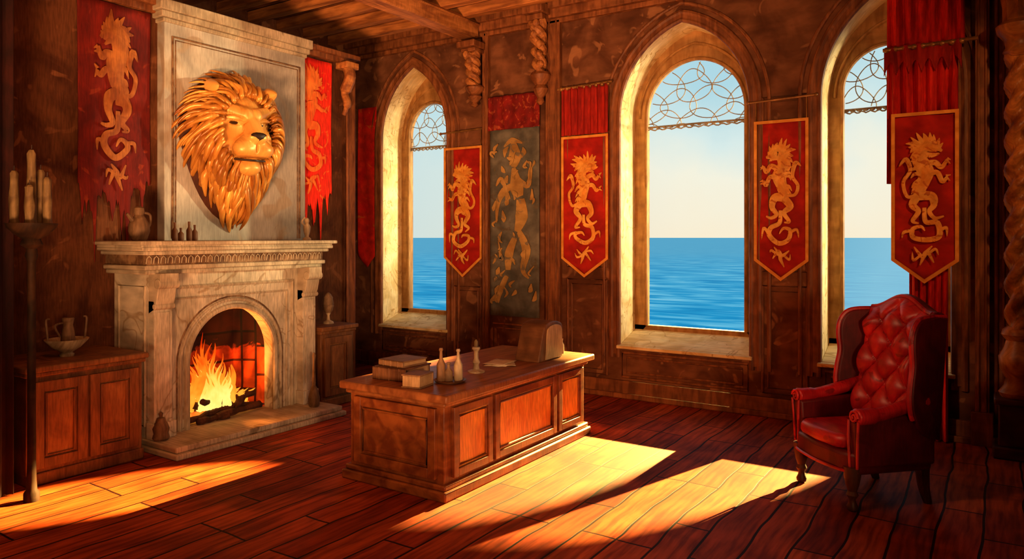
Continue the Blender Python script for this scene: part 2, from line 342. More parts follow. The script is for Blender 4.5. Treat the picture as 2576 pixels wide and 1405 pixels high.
BX=1.3; BY=-1.27; BH=4.1
MB().box(-.2,YF-.2,0,0,WT,H).build('wall_corner',WALL,struct=True)
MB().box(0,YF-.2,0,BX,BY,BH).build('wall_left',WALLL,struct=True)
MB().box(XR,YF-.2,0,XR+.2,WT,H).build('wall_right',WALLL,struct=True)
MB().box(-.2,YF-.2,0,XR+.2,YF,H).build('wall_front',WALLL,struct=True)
MB().box(-.0,-.05,0,XR,0,.2).box(0,-.08,0,XR,0,.06).build('baseboard_back',TRIM,struct=True,bevel=.01)
tn=[0]
def trim(mb,mat=TRIM,bevel=.008):
    tn[0]+=1; return mb.build('trim_%d'%tn[0],mat,struct=True,bevel=bevel)
trim(MB().box(0,-.12,4.52,XR,0,H).box(0,-.18,4.62,XR,0,4.7).box(0,-.07,4.46,XR,0,4.52))
trim(MB().box(BX,YF,3.98,BX+.06,BY,4.1).box(BX,YF,4.04,BX+.12,BY+.04,4.1))
trim(MB().box(BX-.02,BY-.09,0,BX+.05,BY+.02,3.98).tube([(BX+.05,BY-.12,0),(BX+.05,BY-.12,3.98)],.02,8))
trim(MB().tube(catmull([(BX+.1,BY-.18,3.95),(BX+.16,BY-.18,3.8),(BX+.07,BY-.18,3.62),(BX+.11,BY-.18,3.48),(BX+.05,BY-.18,3.35)],6),[.07]*12+[.05]*8+[.03]*5,8).box(BX,BY-.27,3.9,BX+.2,BY-.07,3.98),BEAM)
for i in range(21):
    y=-.42-i*.45; trim(MB().box(0,y-.06,H-.13,XR,y+.06,H),JOIST)
for x in (2.3,6.1,9.4): trim(MB().box(x-.13,YF,4.43,x+.13,-.12,H-.1).box(x-.16,YF,4.58,x+.16,-.12,4.62),BEAM,.02)
def rect(mb,x0,x1,z0,z1,y=-.0,r=.02,inset=.055):
    for k in (0,inset):
        mb.tube([(x0+k,y,z0+k),(x1-k,y,z0+k),(x1-k,y,z1-k),(x0+k,y,z1-k)],r if k==0 else r*.7,6,closed=True)
    return mb
for rs in (((4.4,5.84,.24,.52),),((.63,1.8,.24,.52),),((6.6,7.65,.24,.52),),((5.99,6.43,.24,1.35),(5.99,6.43,1.5,3.3)),((3.68,4.2,.24,1.35),(3.68,4.2,1.5,3.5)),((1.94,2.38,.24,1.2),),((2.58,3.26,.24,.74),),((8.02,8.3,.24,4.3),)):
    p=MB()
    for r4 in rs: rect(p,*r4)
    trim(p)
for x0,x1 in ((3.4,3.6),(2.44,2.53),(7.86,7.97)):
    q=MB().box(x0,-.07,0,x1,0,4.5).box(x0-.03,-.1,0,x1+.03,0,.3)
    for k in (.25,.75): q.tube([(x0+(x1-x0)*k,-.07,.3),(x0+(x1-x0)*k,-.07,4.5)],.014,6)
    trim(q)
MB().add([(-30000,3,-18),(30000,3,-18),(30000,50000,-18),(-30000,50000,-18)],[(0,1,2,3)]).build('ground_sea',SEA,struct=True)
# ------------------------------------------------------------------ fireplace
fp=thing('fireplace','large pale stone fireplace with arched opening, mantel shelf and tall chimney breast','fireplace',(1.6,-3.32,0))
FX=1.85; Y0=-4.22; Y1=-2.42; OC=-3.37; OW=.49; OS=.7
MB().box(BX,-4.28,0,2.37,-2.38,.05).box(BX,-4.26,.05,2.33,-2.4,.1).build('hearth',MARB,fp,bevel=.012)
s=MB()
ap=[(OC+OW*math.cos(PI-PI*i/24),OS+OW*math.sin(PI-PI*i/24)) for i in range(25)]
x=FX
s.add([(x,Y0,.1),(x,OC-OW,.1),(x,OC-OW,1.55),(x,Y0,1.55)],[(0,1,2,3)])
s.add([(x,OC+OW,.1),(x,Y1,.1),(x,Y1,1.55),(x,OC+OW,1.55)],[(0,1,2,3)])
for a,b in zip(ap[:-1],ap[1:]): s.add([(x,a[0],a[1]),(x,b[0],b[1]),(x,b[0],1.55),(x,a[0],1.55)],[(0,1,2,3)])
o_=[(OC-OW,.1)]+ap+[(OC+OW,.1)]
for a,b in zip(o_[:-1],o_[1:]): s.add([(FX,a[0],a[1]),(FX,b[0],b[1]),(FX-.16,b[0],b[1]),(FX-.16,a[0],a[1])],[(0,1,2,3)])
for y in (Y0,Y1): s.add([(BX,y,.1),(FX,y,.1),(FX,y,1.55),(BX,y,1.55)],[(0,1,2,3)])
s.build('surround',MARB2,fp)
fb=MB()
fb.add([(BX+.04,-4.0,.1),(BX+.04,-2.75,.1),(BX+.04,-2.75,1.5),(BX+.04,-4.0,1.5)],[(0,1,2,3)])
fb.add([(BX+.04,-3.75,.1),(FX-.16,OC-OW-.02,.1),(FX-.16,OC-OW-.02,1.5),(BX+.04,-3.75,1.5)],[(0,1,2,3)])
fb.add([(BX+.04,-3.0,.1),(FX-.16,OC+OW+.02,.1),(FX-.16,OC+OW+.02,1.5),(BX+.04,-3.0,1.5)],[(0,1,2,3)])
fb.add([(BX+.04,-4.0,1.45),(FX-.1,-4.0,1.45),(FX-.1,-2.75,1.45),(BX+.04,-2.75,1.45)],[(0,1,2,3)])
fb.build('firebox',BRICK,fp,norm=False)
am=MB()
for o,r in ((.0,.026),(.065,.016)):
    P=[(FX+.01,OC-OW-o,.1)]+[(FX+.01,OC+(OW+o)*math.cos(PI-PI*i/24),OS+(OW+o)*math.sin(PI-PI*i/24)) for i in range(25)]+[(FX+.01,OC+OW+o,.1)]
    am.tube(P,r,8)
am.build('arch_moulding',MARB,fp)
ln_=MB(); o=.095; ln_.tube([(FX,OC-OW-o,.1)]+[(FX,OC+(OW+o)*math.cos(PI-PI*i/24),OS+(OW+o)*math.sin(PI-PI*i/24)) for i in range(25)]+[(FX,OC+OW+o,.1)],.009,6)
ln_.build('arch_outline',DENT,fp)
fr=MB()
for (ya,yb,zt,r) in ((OC-.64,OC+.64,1.3,.016),(OC-.71,OC+.71,1.4,.024)):
    fr.tube([(FX,ya,.1),(FX,ya,zt),(FX,yb,zt),(FX,yb,.1)],r,6)
fr.build('panel_moulding',MARB,fp)
for ya,yb in ((Y0,Y0+.17),(Y1-.17,Y1)):
    MB().box(FX,ya,.1,FX+.09,yb,1.3).box(FX,ya-.02,.1,FX+.12,yb+.02,.24).box(FX+.09,ya+.03,.32,FX+.1,yb-.03,1.2).build('pilaster',MARB2,fp,bevel=.008)
    c=MB().prism([(FX,ya,1.54),(FX+.19,ya,1.54),(FX+.19,ya,1.46),(FX+.15,ya,1.4),(FX+.13,ya,1.3),(FX+.09,ya,1.22),(FX,ya,1.18)],(0,yb-ya,0))
    c.tube([(FX+.15,ya-.01,1.45),(FX+.15,yb+.01,1.45)],.045,10); c.tube([(FX+.1,ya-.01,1.25),(FX+.1,yb+.01,1.25)],.026,10)
    c.build('corbel',MARB,fp,bevel=.006)
rp=MB(); rp.tube([(BX+.08,Y0,.2),(FX-.05,Y0,.2),(FX-.05,Y0,1.42),(BX+.08,Y0,1.42)],.014,6,closed=True); rp.build('side_panel_moulding',MARB,fp)
ms=MB()
for z0,z1,e in ((1.53,1.57,.1),(1.57,1.61,.13),(1.7,1.735,.16),(1.735,1.77,.2),(1.785,1.82,.24)):
    ms.box(BX,Y0-e*.8,z0,FX+.02+e*.85,Y1+e*.8,z1)
ms.box(BX,Y0-.16,1.76,FX+.18,Y1+.16,1.79)
ms.build('mantel_shelf',MARB,fp,bevel=.01)
MB().box(BX,Y0-.08,1.61,FX+.11,Y1+.08,1.7).build('frieze',DENT,fp)
dn=MB(); y=Y0-.06
while y<Y1+.05:
    dn.tube([(FX+.11,y-.022,1.625),(FX+.118,y-.02,1.67),(FX+.118,y,1.69),(FX+.118,y+.02,1.67),(FX+.11,y+.022,1.625)],.005,5); y+=.065
dn.build('arcade_moulding',MARB,fp)
CX=1.42; CY0=onX(413,400,CX).y; CY1=onX(768,400,CX).y
MB().box(BX,CY0,1.82,CX,CY1,4.0).build('chimney_breast',BREAST,fp,bevel=.006)
bm_=MB()
for k,r in ((.085,.014),(.115,.008)):
    bm_.tube([(CX,CY0+k,1.84),(CX,CY0+k,3.86-k),(CX,CY1-k,3.86-k),(CX,CY1-k,1.84)],r,6)
bm_.build('breast_moulding',DENT,fp)
cn=MB()
for z0,z1,e in ((3.9,3.94,.02),(3.94,4.0,.05),(4.0,4.1,.08)): cn.box(BX,CY0-e,z0,CX+e,CY1+e*.6,z1)
cn.build('breast_cornice',MARB,fp,bevel=.008)
# fire
fire=thing('fire','blazing orange and yellow log fire inside the arched fireplace','fire',(1.6,OC,.18))
random.seed(3)
fl=MB(); fc=MB()
def tongue(mb,y,x,h,r,lean):
    P=[];R=[]
    for i in range(17):
        t=i/16; P.append((x+.02*math.sin(5*t+y*9),y+lean*t*t+.04*math.sin(7*t+y*20)*t,.2+h*t)); R.append(r*(math.sin(PI*min(1,(t*.85+.15)))**.8)*(1-t*.45)+.001)
    mb.tube(P,R,8)
for i in range(56):
    y=OC-.35+.64*random.random(); d=abs(y-OC+.11)/.33
    tongue(fl,y,1.48+.24*random.random(),max(.1,(.8-.62*d)*(.42+.6*random.random())),.018+.024*random.random(),.08*random.uniform(-1,1))
for i in range(32):
    y=OC-.27+.34*random.random(); tongue(fc,y,1.68+.06*random.random(),.1+.42*random.random()*(1-abs(y-OC+.11)*2.2),.012+.017*random.random(),.04*random.uniform(-1,1))
fl.build('flame',FLAME,fire); fc.build('flame_core',FLAMEC,fire)
eb=MB()
for i in range(60):
    eb.ball((1.58+.2*random.random()-.1,OC-.36+.72*random.random(),.12+.05*random.random()),.02+.02*random.random(),6,4)
e_=eb.build('ember_bed',EMBER,fire); e_['kind']='stuff'
LS=[((1.72,OC-.4,.14),(1.75,OC+.1,.2)),((1.73,OC+.42,.14),(1.7,OC-.05,.24)),((1.6,OC-.3,.2),(1.72,OC+.35,.28)),((1.7,OC-.32,.26),(1.66,OC+.02,.2)),((1.8,OC-.15,.14),(1.76,OC+.38,.16)),((1.62,OC+.05,.22),(1.78,OC-.28,.3)),((1.8,OC-.34,.13),(1.8,OC-.02,.13)),((1.65,OC+.32,.3),(1.79,OC+.08,.2))]
LL=['charred log lying left in the hearth fire','charred log leaning in from the right side of the fire','long log across the back of the fire','short log on the upper left of the fire pile','front log at the right foot of the fire','log propped steeply in the middle of the fire','thin front log at the left foot of the fire','short stub log on the right top of the fire pile']
for (a,b),l in zip(LS,LL):
    a=Vector(a);b=Vector(b); P=[a.lerp(b,t/8)+Vector((random.uniform(-.006,.006),0,random.uniform(-.008,.008))) for t in range(9)]
    tag(MB().tube(P,[.032+random.uniform(-.008,.008) for _ in P],8).build('firewood_log',LOG),l,'log','logs burning in the fireplace')
# ------------------------------------------------------------------ lion
MC=Vector((CX,-3.09,2.88)); FS=1.36; PHI=math.radians(8)
nt_=onX(658,342,CX+.6); FC=Vector((CX,nt_.y+.62*math.sin(PHI),nt_.z+.04))
lion=thing('lion_head_sculpture','huge golden carved lion head with flowing mane on the chimney breast','sculpture',(CX,-3.1,1.95))
def L2W(u,v,w):
    U=u*FS; Wd=w*1.0
    return Vector((FC.x+U*math.sin(PHI)+Wd*math.cos(PHI),FC.y+U*math.cos(PHI)-Wd*math.sin(PHI),FC.z+v*FS*.97))
def M2W(u,v,w): return Vector((MC.x+w,MC.y+u,MC.z+v))
def sell(p,c,r):
    q=(p-np.array(c))/np.array(r); k0=np.linalg.norm(q,axis=1); k1=np.linalg.norm(q/np.array(r),axis=1)+1e-9; return k0*(k0-1)/k1
def scap(p,a,b,ra,rb):
    a=np.array(a);b=np.array(b); pa=p-a; ba=b-a; h=np.clip((pa@ba)/(ba@ba),0,1); return np.linalg.norm(pa-h[:,None]*ba,axis=1)-(ra+(rb-ra)*h)
def smn(a,b,k):
    h=np.clip(.5+.5*(b-a)/k,0,1); return b*(1-h)+a*h-k*h*(1-h)
def smx(a,b,k): return -smn(-a,-b,k)
def lionsdf(p0):
    p=p0.copy(); p[:,0]=np.abs(p[:,0])
    d=sell(p,(0,.1,.1),(.24,.29,.24))
    d=smn(d,sell(p,(.15,-.07,.2),(.1,.14,.13)),.05)
    d=smn(d,scap(p,(0,.2,.31),(0,-.02,.5),.062,.066),.06)
    d=smn(d,scap(p,(.035,.14,.41),(.175,.195,.28),.052,.04),.022)
    d=smn(d,scap(p,(.0,-.1,.4),(.0,-.13,.3),.115,.13),.04)
    d=smn(d,sell(p,(.07,-.12,.445),(.084,.068,.1)),.04)
    d=smn(d,sell(p,(0,-.255,.365),(.085,.06,.105)),.03)
    d=smn(d,sell(p,(0,-.035,.54),(.073,.042,.042)),.02)
    d=smx(d,-sell(p,(.108,.084,.4),(.066,.027,.11)),.016)
    d=smx(d,-sell(p,(0,-.196,.5),(.18,.02,.19)),.01)
    d=smx(d,-sell(p,(0,-.115,.57),(.009,.06,.08)),.01)
    d=smx(d,-scap(p,(.09,.02,.42),(.165,-.18,.34),.024,.016),.016)
    d=smx(d,-scap(p,(.016,.22,.41),(.04,.33,.33),.014,.009),.01)
    d=smx(d,-scap(p,(.18,.06,.33),(.2,-.1,.26),.015,.011),.015)
    return d
NP,NA=150,200
ph=np.linspace(0.002,math.radians(125),NP); az=np.linspace(0,2*PI,NA,endpoint=False)
PH,AZ=np.meshgrid(ph,az,indexing='ij'); D=np.stack([np.sin(PH)*np.cos(AZ),np.sin(PH)*np.sin(AZ),np.cos(PH)],-1).reshape(-1,3)
O=np.array([0,-.02,.2]); t=np.full(len(D),.75)
for _ in range(80): t=np.maximum(t-.6*lionsdf(O+D*t[:,None]),.03)
P=O+D*t[:,None]
hm=MB(); vs=[L2W(*q) for q in P]; fs=[]
for i in range(NP-1):
    for k in range(NA):
        k2=(k+1)%NA; fs.append((i*NA+k,i*NA+k2,(i+1)*NA+k2,(i+1)*NA+k))
hm.add(vs,fs); hm.build('face',LIONF,lion,ang=80)
def lb(cu,cv,cw,ru,rv,rw,name,mat):
    m=MB().ball((0,0,0),1,16,10)
    for v in m.v: v.x,v.y,v.z=L2W(cu+v.x*ru*(1.1 if v.y>0 else .8),cv+v.y*rv,cw+v.z*rw)
    return m.build(name,mat,lion)
lb(0,-.03,.555,.06,.033,.034,'nose',BLACK)
for sgn in (-1,1):
    lb(sgn*.1,.078,.32,.034,.011,.03,'eye',BLACK)
    MB().tube([L2W(sgn*(.045+.125*k/8),.09+.012*math.sin(PI*k/8)+.022*k/8,.4-.06*(k/8)**1.5) for k in range(9)],[.01+.018*math.sin(PI*k/8) for k in range(9)],8).build('eyelid',LIONF,lion)
    MB().grid(lambda i,j: L2W(sgn*(.23+.05*math.cos(2*PI*i/16)*(1-j/6)**.6),.34+.06*math.sin(2*PI*i/16)*(1-j/6)**.6,.2+.025*j),16,7,True).build('ear',LIONF,lion)
MB().tube([L2W(-.12+.24*k/12,-.196-.01*math.cos((k/12-.5)*PI),.485-.14*abs(k/12-.5)**1.6*4*.6) for k in range(13)],.011,6).build('mouth',BLACK,lion)
def Rm(th):
    c,s_=math.cos(th),math.sin(th); a=.63; b=.68 if c>0 else .97
    R=1/math.sqrt((s_/a)**2+(c/b)**2)
    if c<0: R*=1-.1*abs(math.sin(2*th))
    return R
fc0=L2W(0,0,.25); du,dv=fc0.y-MC.y,FC.z-MC.z
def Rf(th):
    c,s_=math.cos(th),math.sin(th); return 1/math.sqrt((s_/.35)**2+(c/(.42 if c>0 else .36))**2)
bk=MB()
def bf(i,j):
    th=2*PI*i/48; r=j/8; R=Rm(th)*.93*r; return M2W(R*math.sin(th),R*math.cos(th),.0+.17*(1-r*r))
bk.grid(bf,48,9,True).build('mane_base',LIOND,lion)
random.seed(11)
mn=MB()
def lock(th,f0,f1,w0,w1,wid):
    R=Rm(th); rf=Rf(th); P=[];Q=[]; n=26
    side=1 if math.sin(th)>0 else -1; a0=abs((th+PI)%(2*PI)-PI)
    dth=random.uniform(-.07,.07); droop=.6*side*math.sin(a0)
    wv=random.uniform(.018,.034); phs=th*2.3+random.uniform(-.6,.6)
    for i in range(n):
        t_=i/(n-1); rr=rf+(R-rf)*(f0+(f1-f0)*t_); a=th+dth*t_+droop*t_*t_*(f1-f0)
        u=rr*math.sin(a)+du*(1-t_); v=rr*math.cos(a)+dv*(1-t_)
        o=wv*(.2+t_)*math.sin(6*t_+phs)*side; u+=o*math.cos(a); v-=o*math.sin(a)
        w=w0+(w1-w0)*t_**1.2+.06*math.sin(PI*t_)
        P.append(M2W(u,v,w)); Q.append(wid*(min(1,t_*5+.25))*(1-t_)**.45*(1+.15*math.sin(9*t_+phs))+.0015)
    mn.tube(P,Q,8,flat=1.0,ref=(1,0,0))
for ln,(f0,f1,w0,w1,cnt,wid) in enumerate(((.2,1.04,.12,.0,60,.034),(.05,.96,.21,.05,54,.034),(-.1,.84,.29,.1,48,.031),(-.2,.62,.34,.18,40,.027))):
    for k in range(cnt):
        th=2*PI*(k+.5*(ln%2)+random.uniform(-.3,.3))/cnt; c=math.cos(th)
        lock(th,f0+random.uniform(-.05,.05),f1*random.uniform(.85,1.04),w0,w1,wid*random.uniform(.5,1.4)*(1.15 if c<0 else .95))
for k in range(24):
    th=PI+(k-11.5)/11.5*.55; lock(th,random.uniform(-.1,.2),random.uniform(.75,1.0),.27-.03*abs(k-11.5)/4,.08,.035)
mn.build('mane',LION,lion,ang=70)
# ------------------------------------------------------------------ framed panels
def framed(fr_,pn,o,U,V,N,w_,h_,fw=.06,t=.03):
    o=Vector(o);U=Vector(U);V=Vector(V);N=Vector(N)
    fr_.obox(o,U,V,N,fw,h_,t).obox(o+U*(w_-fw),U,V,N,fw,h_,t).obox(o+U*fw,U,V,N,w_-2*fw,fw,t).obox(o+U*fw+V*(h_-fw),U,V,N,w_-2*fw,fw,t)
    pn.obox(o+U*fw+V*fw,U,V,N,w_-2*fw,h_-2*fw,t*.25)
    m=.018
    P=[o+U*(fw+m)+V*(fw+m)+N*t*.4,o+U*(w_-fw-m)+V*(fw+m)+N*t*.4,o+U*(w_-fw-m)+V*(h_-fw-m)+N*t*.4,o+U*(fw+m)+V*(h_-fw-m)+N*t*.4]
    fr_.tube(P,.012,6,closed=True)
X_=(1,0,0);Y_=(0,1,0);Z_=(0,0,1)
dk=thing('desk','large panelled wooden pedestal desk standing in the middle of the room','desk',(4.31,-2.71,0))
DX0,DX1,DY0,DY1,DZ=3.85,4.77,-3.76,-1.66,.75
MB().box(DX0,DY0,.1,DX1,DY1,.68).build('body',DESKW,dk,bevel=.006)
MB().box(DX0-.05,DY0-.05,0,DX1+.05,DY1+.05,.07).box(DX0-.03,DY0-.03,.07,DX1+.03,DY1+.03,.11).build('plinth',DESKW,dk,bevel=.012)
MB().box(DX0-.03,DY0-.03,.655,DX1+.03,DY1+.03,.69).box(DX0-.065,DY0-.065,.69,DX1+.075,DY1+.08,.75).build('desk_top',DESKT,dk,bevel=.015,seg=3)
for ya,yb in ((DY0+.08,DY0+.56),(DY0+.6,DY1-.56),(DY1-.52,DY1-.06)):
    f_=MB();p_=MB(); framed(f_,p_,(DX1,ya,.14),Y_,Z_,X_,yb-ya,.5,.055,.03)
    f_.build('panel_frame',DESKW,dk,bevel=.004); p_.build('panel',DESKP,dk)
f_=MB();p_=MB(); framed(f_,p_,(DX0+.06,DY0,.14),X_,Z_,(0,-1,0),DX1-DX0-.12,.5,.07,.03)
f_.build('panel_frame',DESKW,dk,bevel=.004); p_.build('panel',DESKW,dk)
def cabinet(label,x0,x1,y0,y1,zt,nd):
    c=thing('cabinet',label,'cabinet',((x0+x1)/2,(y0+y1)/2,0))
    MB().box(x0,y0,.08,x1,y1,zt-.05).build('body',CABW,c,bevel=.005)
    MB().box(x0,y0-.0,0,x1+.02,y1+.01,.09).build('plinth',CABW,c,bevel=.01)
    MB().box(x0,y0-.02,zt-.08,x1+.03,y1+.02,zt-.045).box(x0,y0-.03,zt-.045,x1+.06,y1+.03,zt).build('cabinet_top',CABW,c,bevel=.01)
    wd=(y1-y0-.06)/nd
    for i in range(nd):
        f_=MB();p_=MB(); framed(f_,p_,(x1,y0+.03+i*wd+.01,.12),Y_,Z_,X_,wd-.02,zt-.24,.075,.028)
        d=f_.build('door',CABW,c,bevel=.004); p_.build('door_panel',CABP,d)
    return c
cabinet('low brown wooden cabinet with two panelled doors left of the fireplace',BX+.01,2.03,-5.26,-4.38,.89,2)
cabinet('narrow wooden cabinet with one panelled door right of the fireplace',BX+.01,1.93,-2.34,-1.86,.88,1)
# ------------------------------------------------------------------ banners
def ribbon(mb,P,Wd,mp,th=.006,closed=False,ridge=0):
    n=len(P); vs=[]
    for i in range(n):
        a=P[i-1] if (i>0 or closed) else P[i]; b=P[(i+1)%n] if (i<n-1 or closed) else P[i]
        c=P[i]
        if closed:
            t1=Vector((c[0]-a[0],c[1]-a[1])).normalized(); t2=Vector((b[0]-c[0],b[1]-c[1])).normalized(); tt=(t1+t2).normalized(); nn=Vector((-tt.y,tt.x)); k=1/max(.3,nn.dot(Vector((-t1.y,t1.x))))
        else:
            tt=Vector((b[0]-a[0],b[1]-a[1]))
            if tt.length<1e-9: tt=Vector((0,1))
            tt.normalize(); nn=Vector((-tt.y,tt.x)); k=1
        W_=Wd[i] if isinstance(Wd,(list,tuple)) else Wd; h=W_*.5*k
        vs+= [mp(c[0]+nn.x*h,c[1]+nn.y*h,th),mp(c[0],c[1],th+ridge*W_),mp(c[0]-nn.x*h,c[1]-nn.y*h,th),mp(c[0]+nn.x*h,c[1]+nn.y*h,0),mp(c[0]-nn.x*h,c[1]-nn.y*h,0)]
    fs=[]
    for i in range(n if closed else n-1):
        j=(i+1)%n; fs+=[(5*i,5*i+1,5*j+1,5*j),(5*i+1,5*i+2,5*j+2,5*j+1),(5*i,5*j,5*j+3,5*i+3),(5*i+2,5*i+4,5*j+4,5*j+2)]
    mb.add(vs,fs)
def strokes(mb,mp,cx,z0,h,wd,sg,rnd,S,j=.012,ws_=1,ridge=0):
    c_=0
    for pts,ws in S:
        c_+=1
        P=[(p[0]+rnd.uniform(-j,j),p[1]+rnd.uniform(-j,j)) for p in pts]; P=catmull(P,7); n=len(P); W=[]
        for i in range(n):
            t=i/(n-1)*(len(ws)-1); k=min(int(t),len(ws)-2); W.append((ws[k]+(ws[k+1]-ws[k])*(t-k))*h*ws_)
        ribbon(mb,[(cx+sg*p[0]*wd,z0+p[1]*h) for p in P],W,lambda u,v,d:mp(u,v,d+.0005*c_),ridge=ridge,th=.004)
def emblem(mp,cx,z0,h,wd,seed):
    rnd=random.Random(seed); mb=MB(); sg=rnd.choice((-1,1)); S=[]
    for k in range(12):
        a=PI*(-.1+1.25*k/11); r=.3+.1*rnd.random()
        S.append(([(.02,.86),(.2*math.cos(a)+.02,.86+.05*math.sin(a)),(r*math.cos(a+.2),.86+r*.33*math.sin(a+.2)+.01)],[.055,.05,.004]))
    S.append(([(-.1,.84),(.05,.87),(.2,.86),(.34,.84)],[.06,.1,.055,.018])); S.append(([(.0,.82),(.14,.815),(.28,.8)],[.045,.04,.01]))
    S.append(([(.0,.85),(-.08,.77),(.02,.68),(.0,.6),(-.1,.52),(-.06,.45)],[.08,.115,.125,.095,.095,.06]))
    for k in range(5):
        zz=.79-.06*k; S.append(([(-.06,zz),(-.18,zz-.01),(-.24-.03*rnd.random(),zz-.045)],[.035,.03,.003]))
    S.append(([(.05,.73),(.22,.76),(.34,.72),(.42,.76)],[.05,.045,.036,.025])); S.append(([(.42,.76),(.5,.77)],[.026,.005])); S.append(([(.42,.755),(.49,.73)],[.024,.005]))
    S.append(([(.04,.66),(.24,.66),(.34,.61),(.42,.63)],[.05,.04,.034,.025])); S.append(([(.42,.63),(.5,.65)],[.024,.005])); S.append(([(.42,.625),(.49,.6)],[.024,.005]))
    S.append(([(-.08,.5),(.14,.48),(.2,.41),(.1,.35),(.22,.32),(.36,.33)],[.08,.072,.048,.035,.03,.012])); S.append(([(-.1,.5),(-.22,.42),(-.1,.35),(-.22,.29),(-.1,.27)],[.07,.06,.04,.03,.01]))
    S.append(([(-.14,.5),(-.34,.5),(-.42,.6),(-.28,.68),(-.36,.78),(-.48,.74)],[.028,.028,.028,.03,.042,.005]))
    S.append(([(.0,.4),(.02,.3),(.24,.26),(.28,.18),(.05,.13),(-.2,.16),(-.22,.23),(-.06,.24),(.02,.2)],[.028,.038,.042,.043,.042,.038,.034,.026,.007]))
    S.append(([(-.2,.21),(-.38,.21),(-.42,.15)],[.026,.026,.004])); S.append(([(.27,.21),(.42,.23),(.44,.16)],[.026,.026,.004]))
    S.append(([(-.2,.07),(-.05,.02),(.05,.03),(.2,-.03)],[.008,.034,.034,.008])); S.append(([(.14,.08),(.02,.03),(-.02,-.01),(-.1,-.07)],[.008,.032,.032,.007]))
    S.append(([(.05,.03),(.2,.06),(.26,.02)],[.02,.022,.004])); S.append(([(-.05,.01),(-.2,-.01),(-.24,.03)],[.02,.022,.004]))
    strokes(mb,mp,cx,z0,h,wd,sg,rnd,S,ws_=.95,ridge=.12,j=.018)
    return mb
def banner(label,O,U,N,u0,u1,zt,zs,zp,seed,border=.03,ragged=False,cloth=RED,rod=None,gold=GOLD,em=(.74,.15),emb=True,ew=.76,grp='heraldic banners on the walls'):
    O=Vector(O);U=Vector(U);N=Vector(N); uc=(u0+u1)/2
    mp0=lambda u,z,d: O+U*u+Vector((0,0,z))+N*(d)
    b=thing('banner',label,'banner',mp0(uc,zp,0),0,grp)
    rnd=random.Random(seed)
    def wv(u,z): return .02+.008*math.sin((u-u0)/(u1-u0)*9+z*1.5)
    nu,nv=(57,30) if ragged else (29,26)
    rg=[rnd.uniform(-.05,.05) for _ in range(nu)]
    if ragged:
        for _ in range(11):
            k=rnd.randrange(2,nu-2); dp_=rnd.uniform(.14,.42)
            for q_ in (-2,-1,0,1,2):
                if 0<=k+q_<nu: rg[k+q_]-=dp_*(1,.4,.12)[abs(q_)]
    def zb(t,i):
        if ragged: return zs+(zp-zs)*(1-abs(2*t-1))*.6+rg[i]
        return zs+(zp-zs)*(1-abs(2*t-1))
    g=MB().grid(lambda i,j:mp0(u0+(u1-u0)*i/(nu-1),zb(i/(nu-1),i)+(zt-zb(i/(nu-1),i))*j/(nv-1),wv(u0+(u1-u0)*i/(nu-1),j*.1)),nu,nv)
    g.build('cloth',cloth,b,solid=.008)
    mp=lambda u,z,d: mp0(u,z,.034+d)
    if border:
        k=border*.5; bd=MB(); P=[(u0+k,zt-k),(u0+k,zs+k*.4),(uc,zp+k*1.2),(u1-k,zs+k*.4),(u1-k,zt-k)]
        ribbon(bd,P,border,mp,.008,closed=True); bd.build('border',GOLDB,b)
    if emb:
        hh=(zt-zp)*em[0]; emblem(mp,uc,zp+(zt-zp)*em[1],hh,(u1-u0)*ew,seed).build('emblem',gold,b)
    if rod:
        rz=rod; q=MB().tube([mp0(u0-.05,rz-.01,.03),mp0(uc,rz,.035),mp0(u1+.06,rz+.01,.03)],.013,8)
        q.ball(mp0(u0-.06,rz-.01,.03),.02,8,6).ball(mp0(u1+.07,rz+.01,.03),.02,8,6); q.build('rod',BRASS,b)
        if rz-zt>.06:
            for uu in (u0+.02,u1-.02): MB().tube([mp0(uu,rz,.035),mp0(uu,zt-.01,.035)],.006,6).build('cord',BRASS,b)
    return b
def wb(label,pl,pr,pt,ps,pp,seed,ypl=0,**k):
    L_=onY(pl,pt,ypl);R_=onY(pr,pt,ypl); m=(pl+pr)/2
    zt=onY(m,pt,ypl).z; zs=onY(m,ps,ypl).z; zp=onY(m,pp,ypl).z
    if 'rodpx' in k: k['rod']=onY(m,k.pop('rodpx'),ypl).z
    return banner(label,(0,ypl,0),X_,(0,-1,0),L_.x,R_.x,zt,zs,zp,seed,**k)
wb('narrow plain bright red banner hanging in the corner left of the first window',903,949,272,640,672,1,border=0,cloth=REDB,emb=False)
wb('gold-bordered red pennant between the far window and the grey tapestry',1121,1216,370,648,696,2,rodpx=330)
wb('gold-bordered red pennant hanging below a short red curtain',1416,1533,341,650,697,5)
wb('gold-bordered red pennant between the middle and right windows',1899,2036,302,655,706,8,rodpx=250)
wb('largest gold-bordered red pennant in front of the long red curtain',2243,2413,282,655,712,12,ypl=-.25)
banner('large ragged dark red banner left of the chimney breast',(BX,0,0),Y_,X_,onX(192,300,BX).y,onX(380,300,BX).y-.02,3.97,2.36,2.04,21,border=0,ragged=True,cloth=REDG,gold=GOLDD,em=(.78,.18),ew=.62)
banner('ragged bright red banner right of the chimney breast',(BX,0,0),Y_,X_,-2.3,-1.62,3.95,2.4,2.15,25,border=0,ragged=True,cloth=REDB,gold=ORNG,em=(.78,.18),ew=.7)
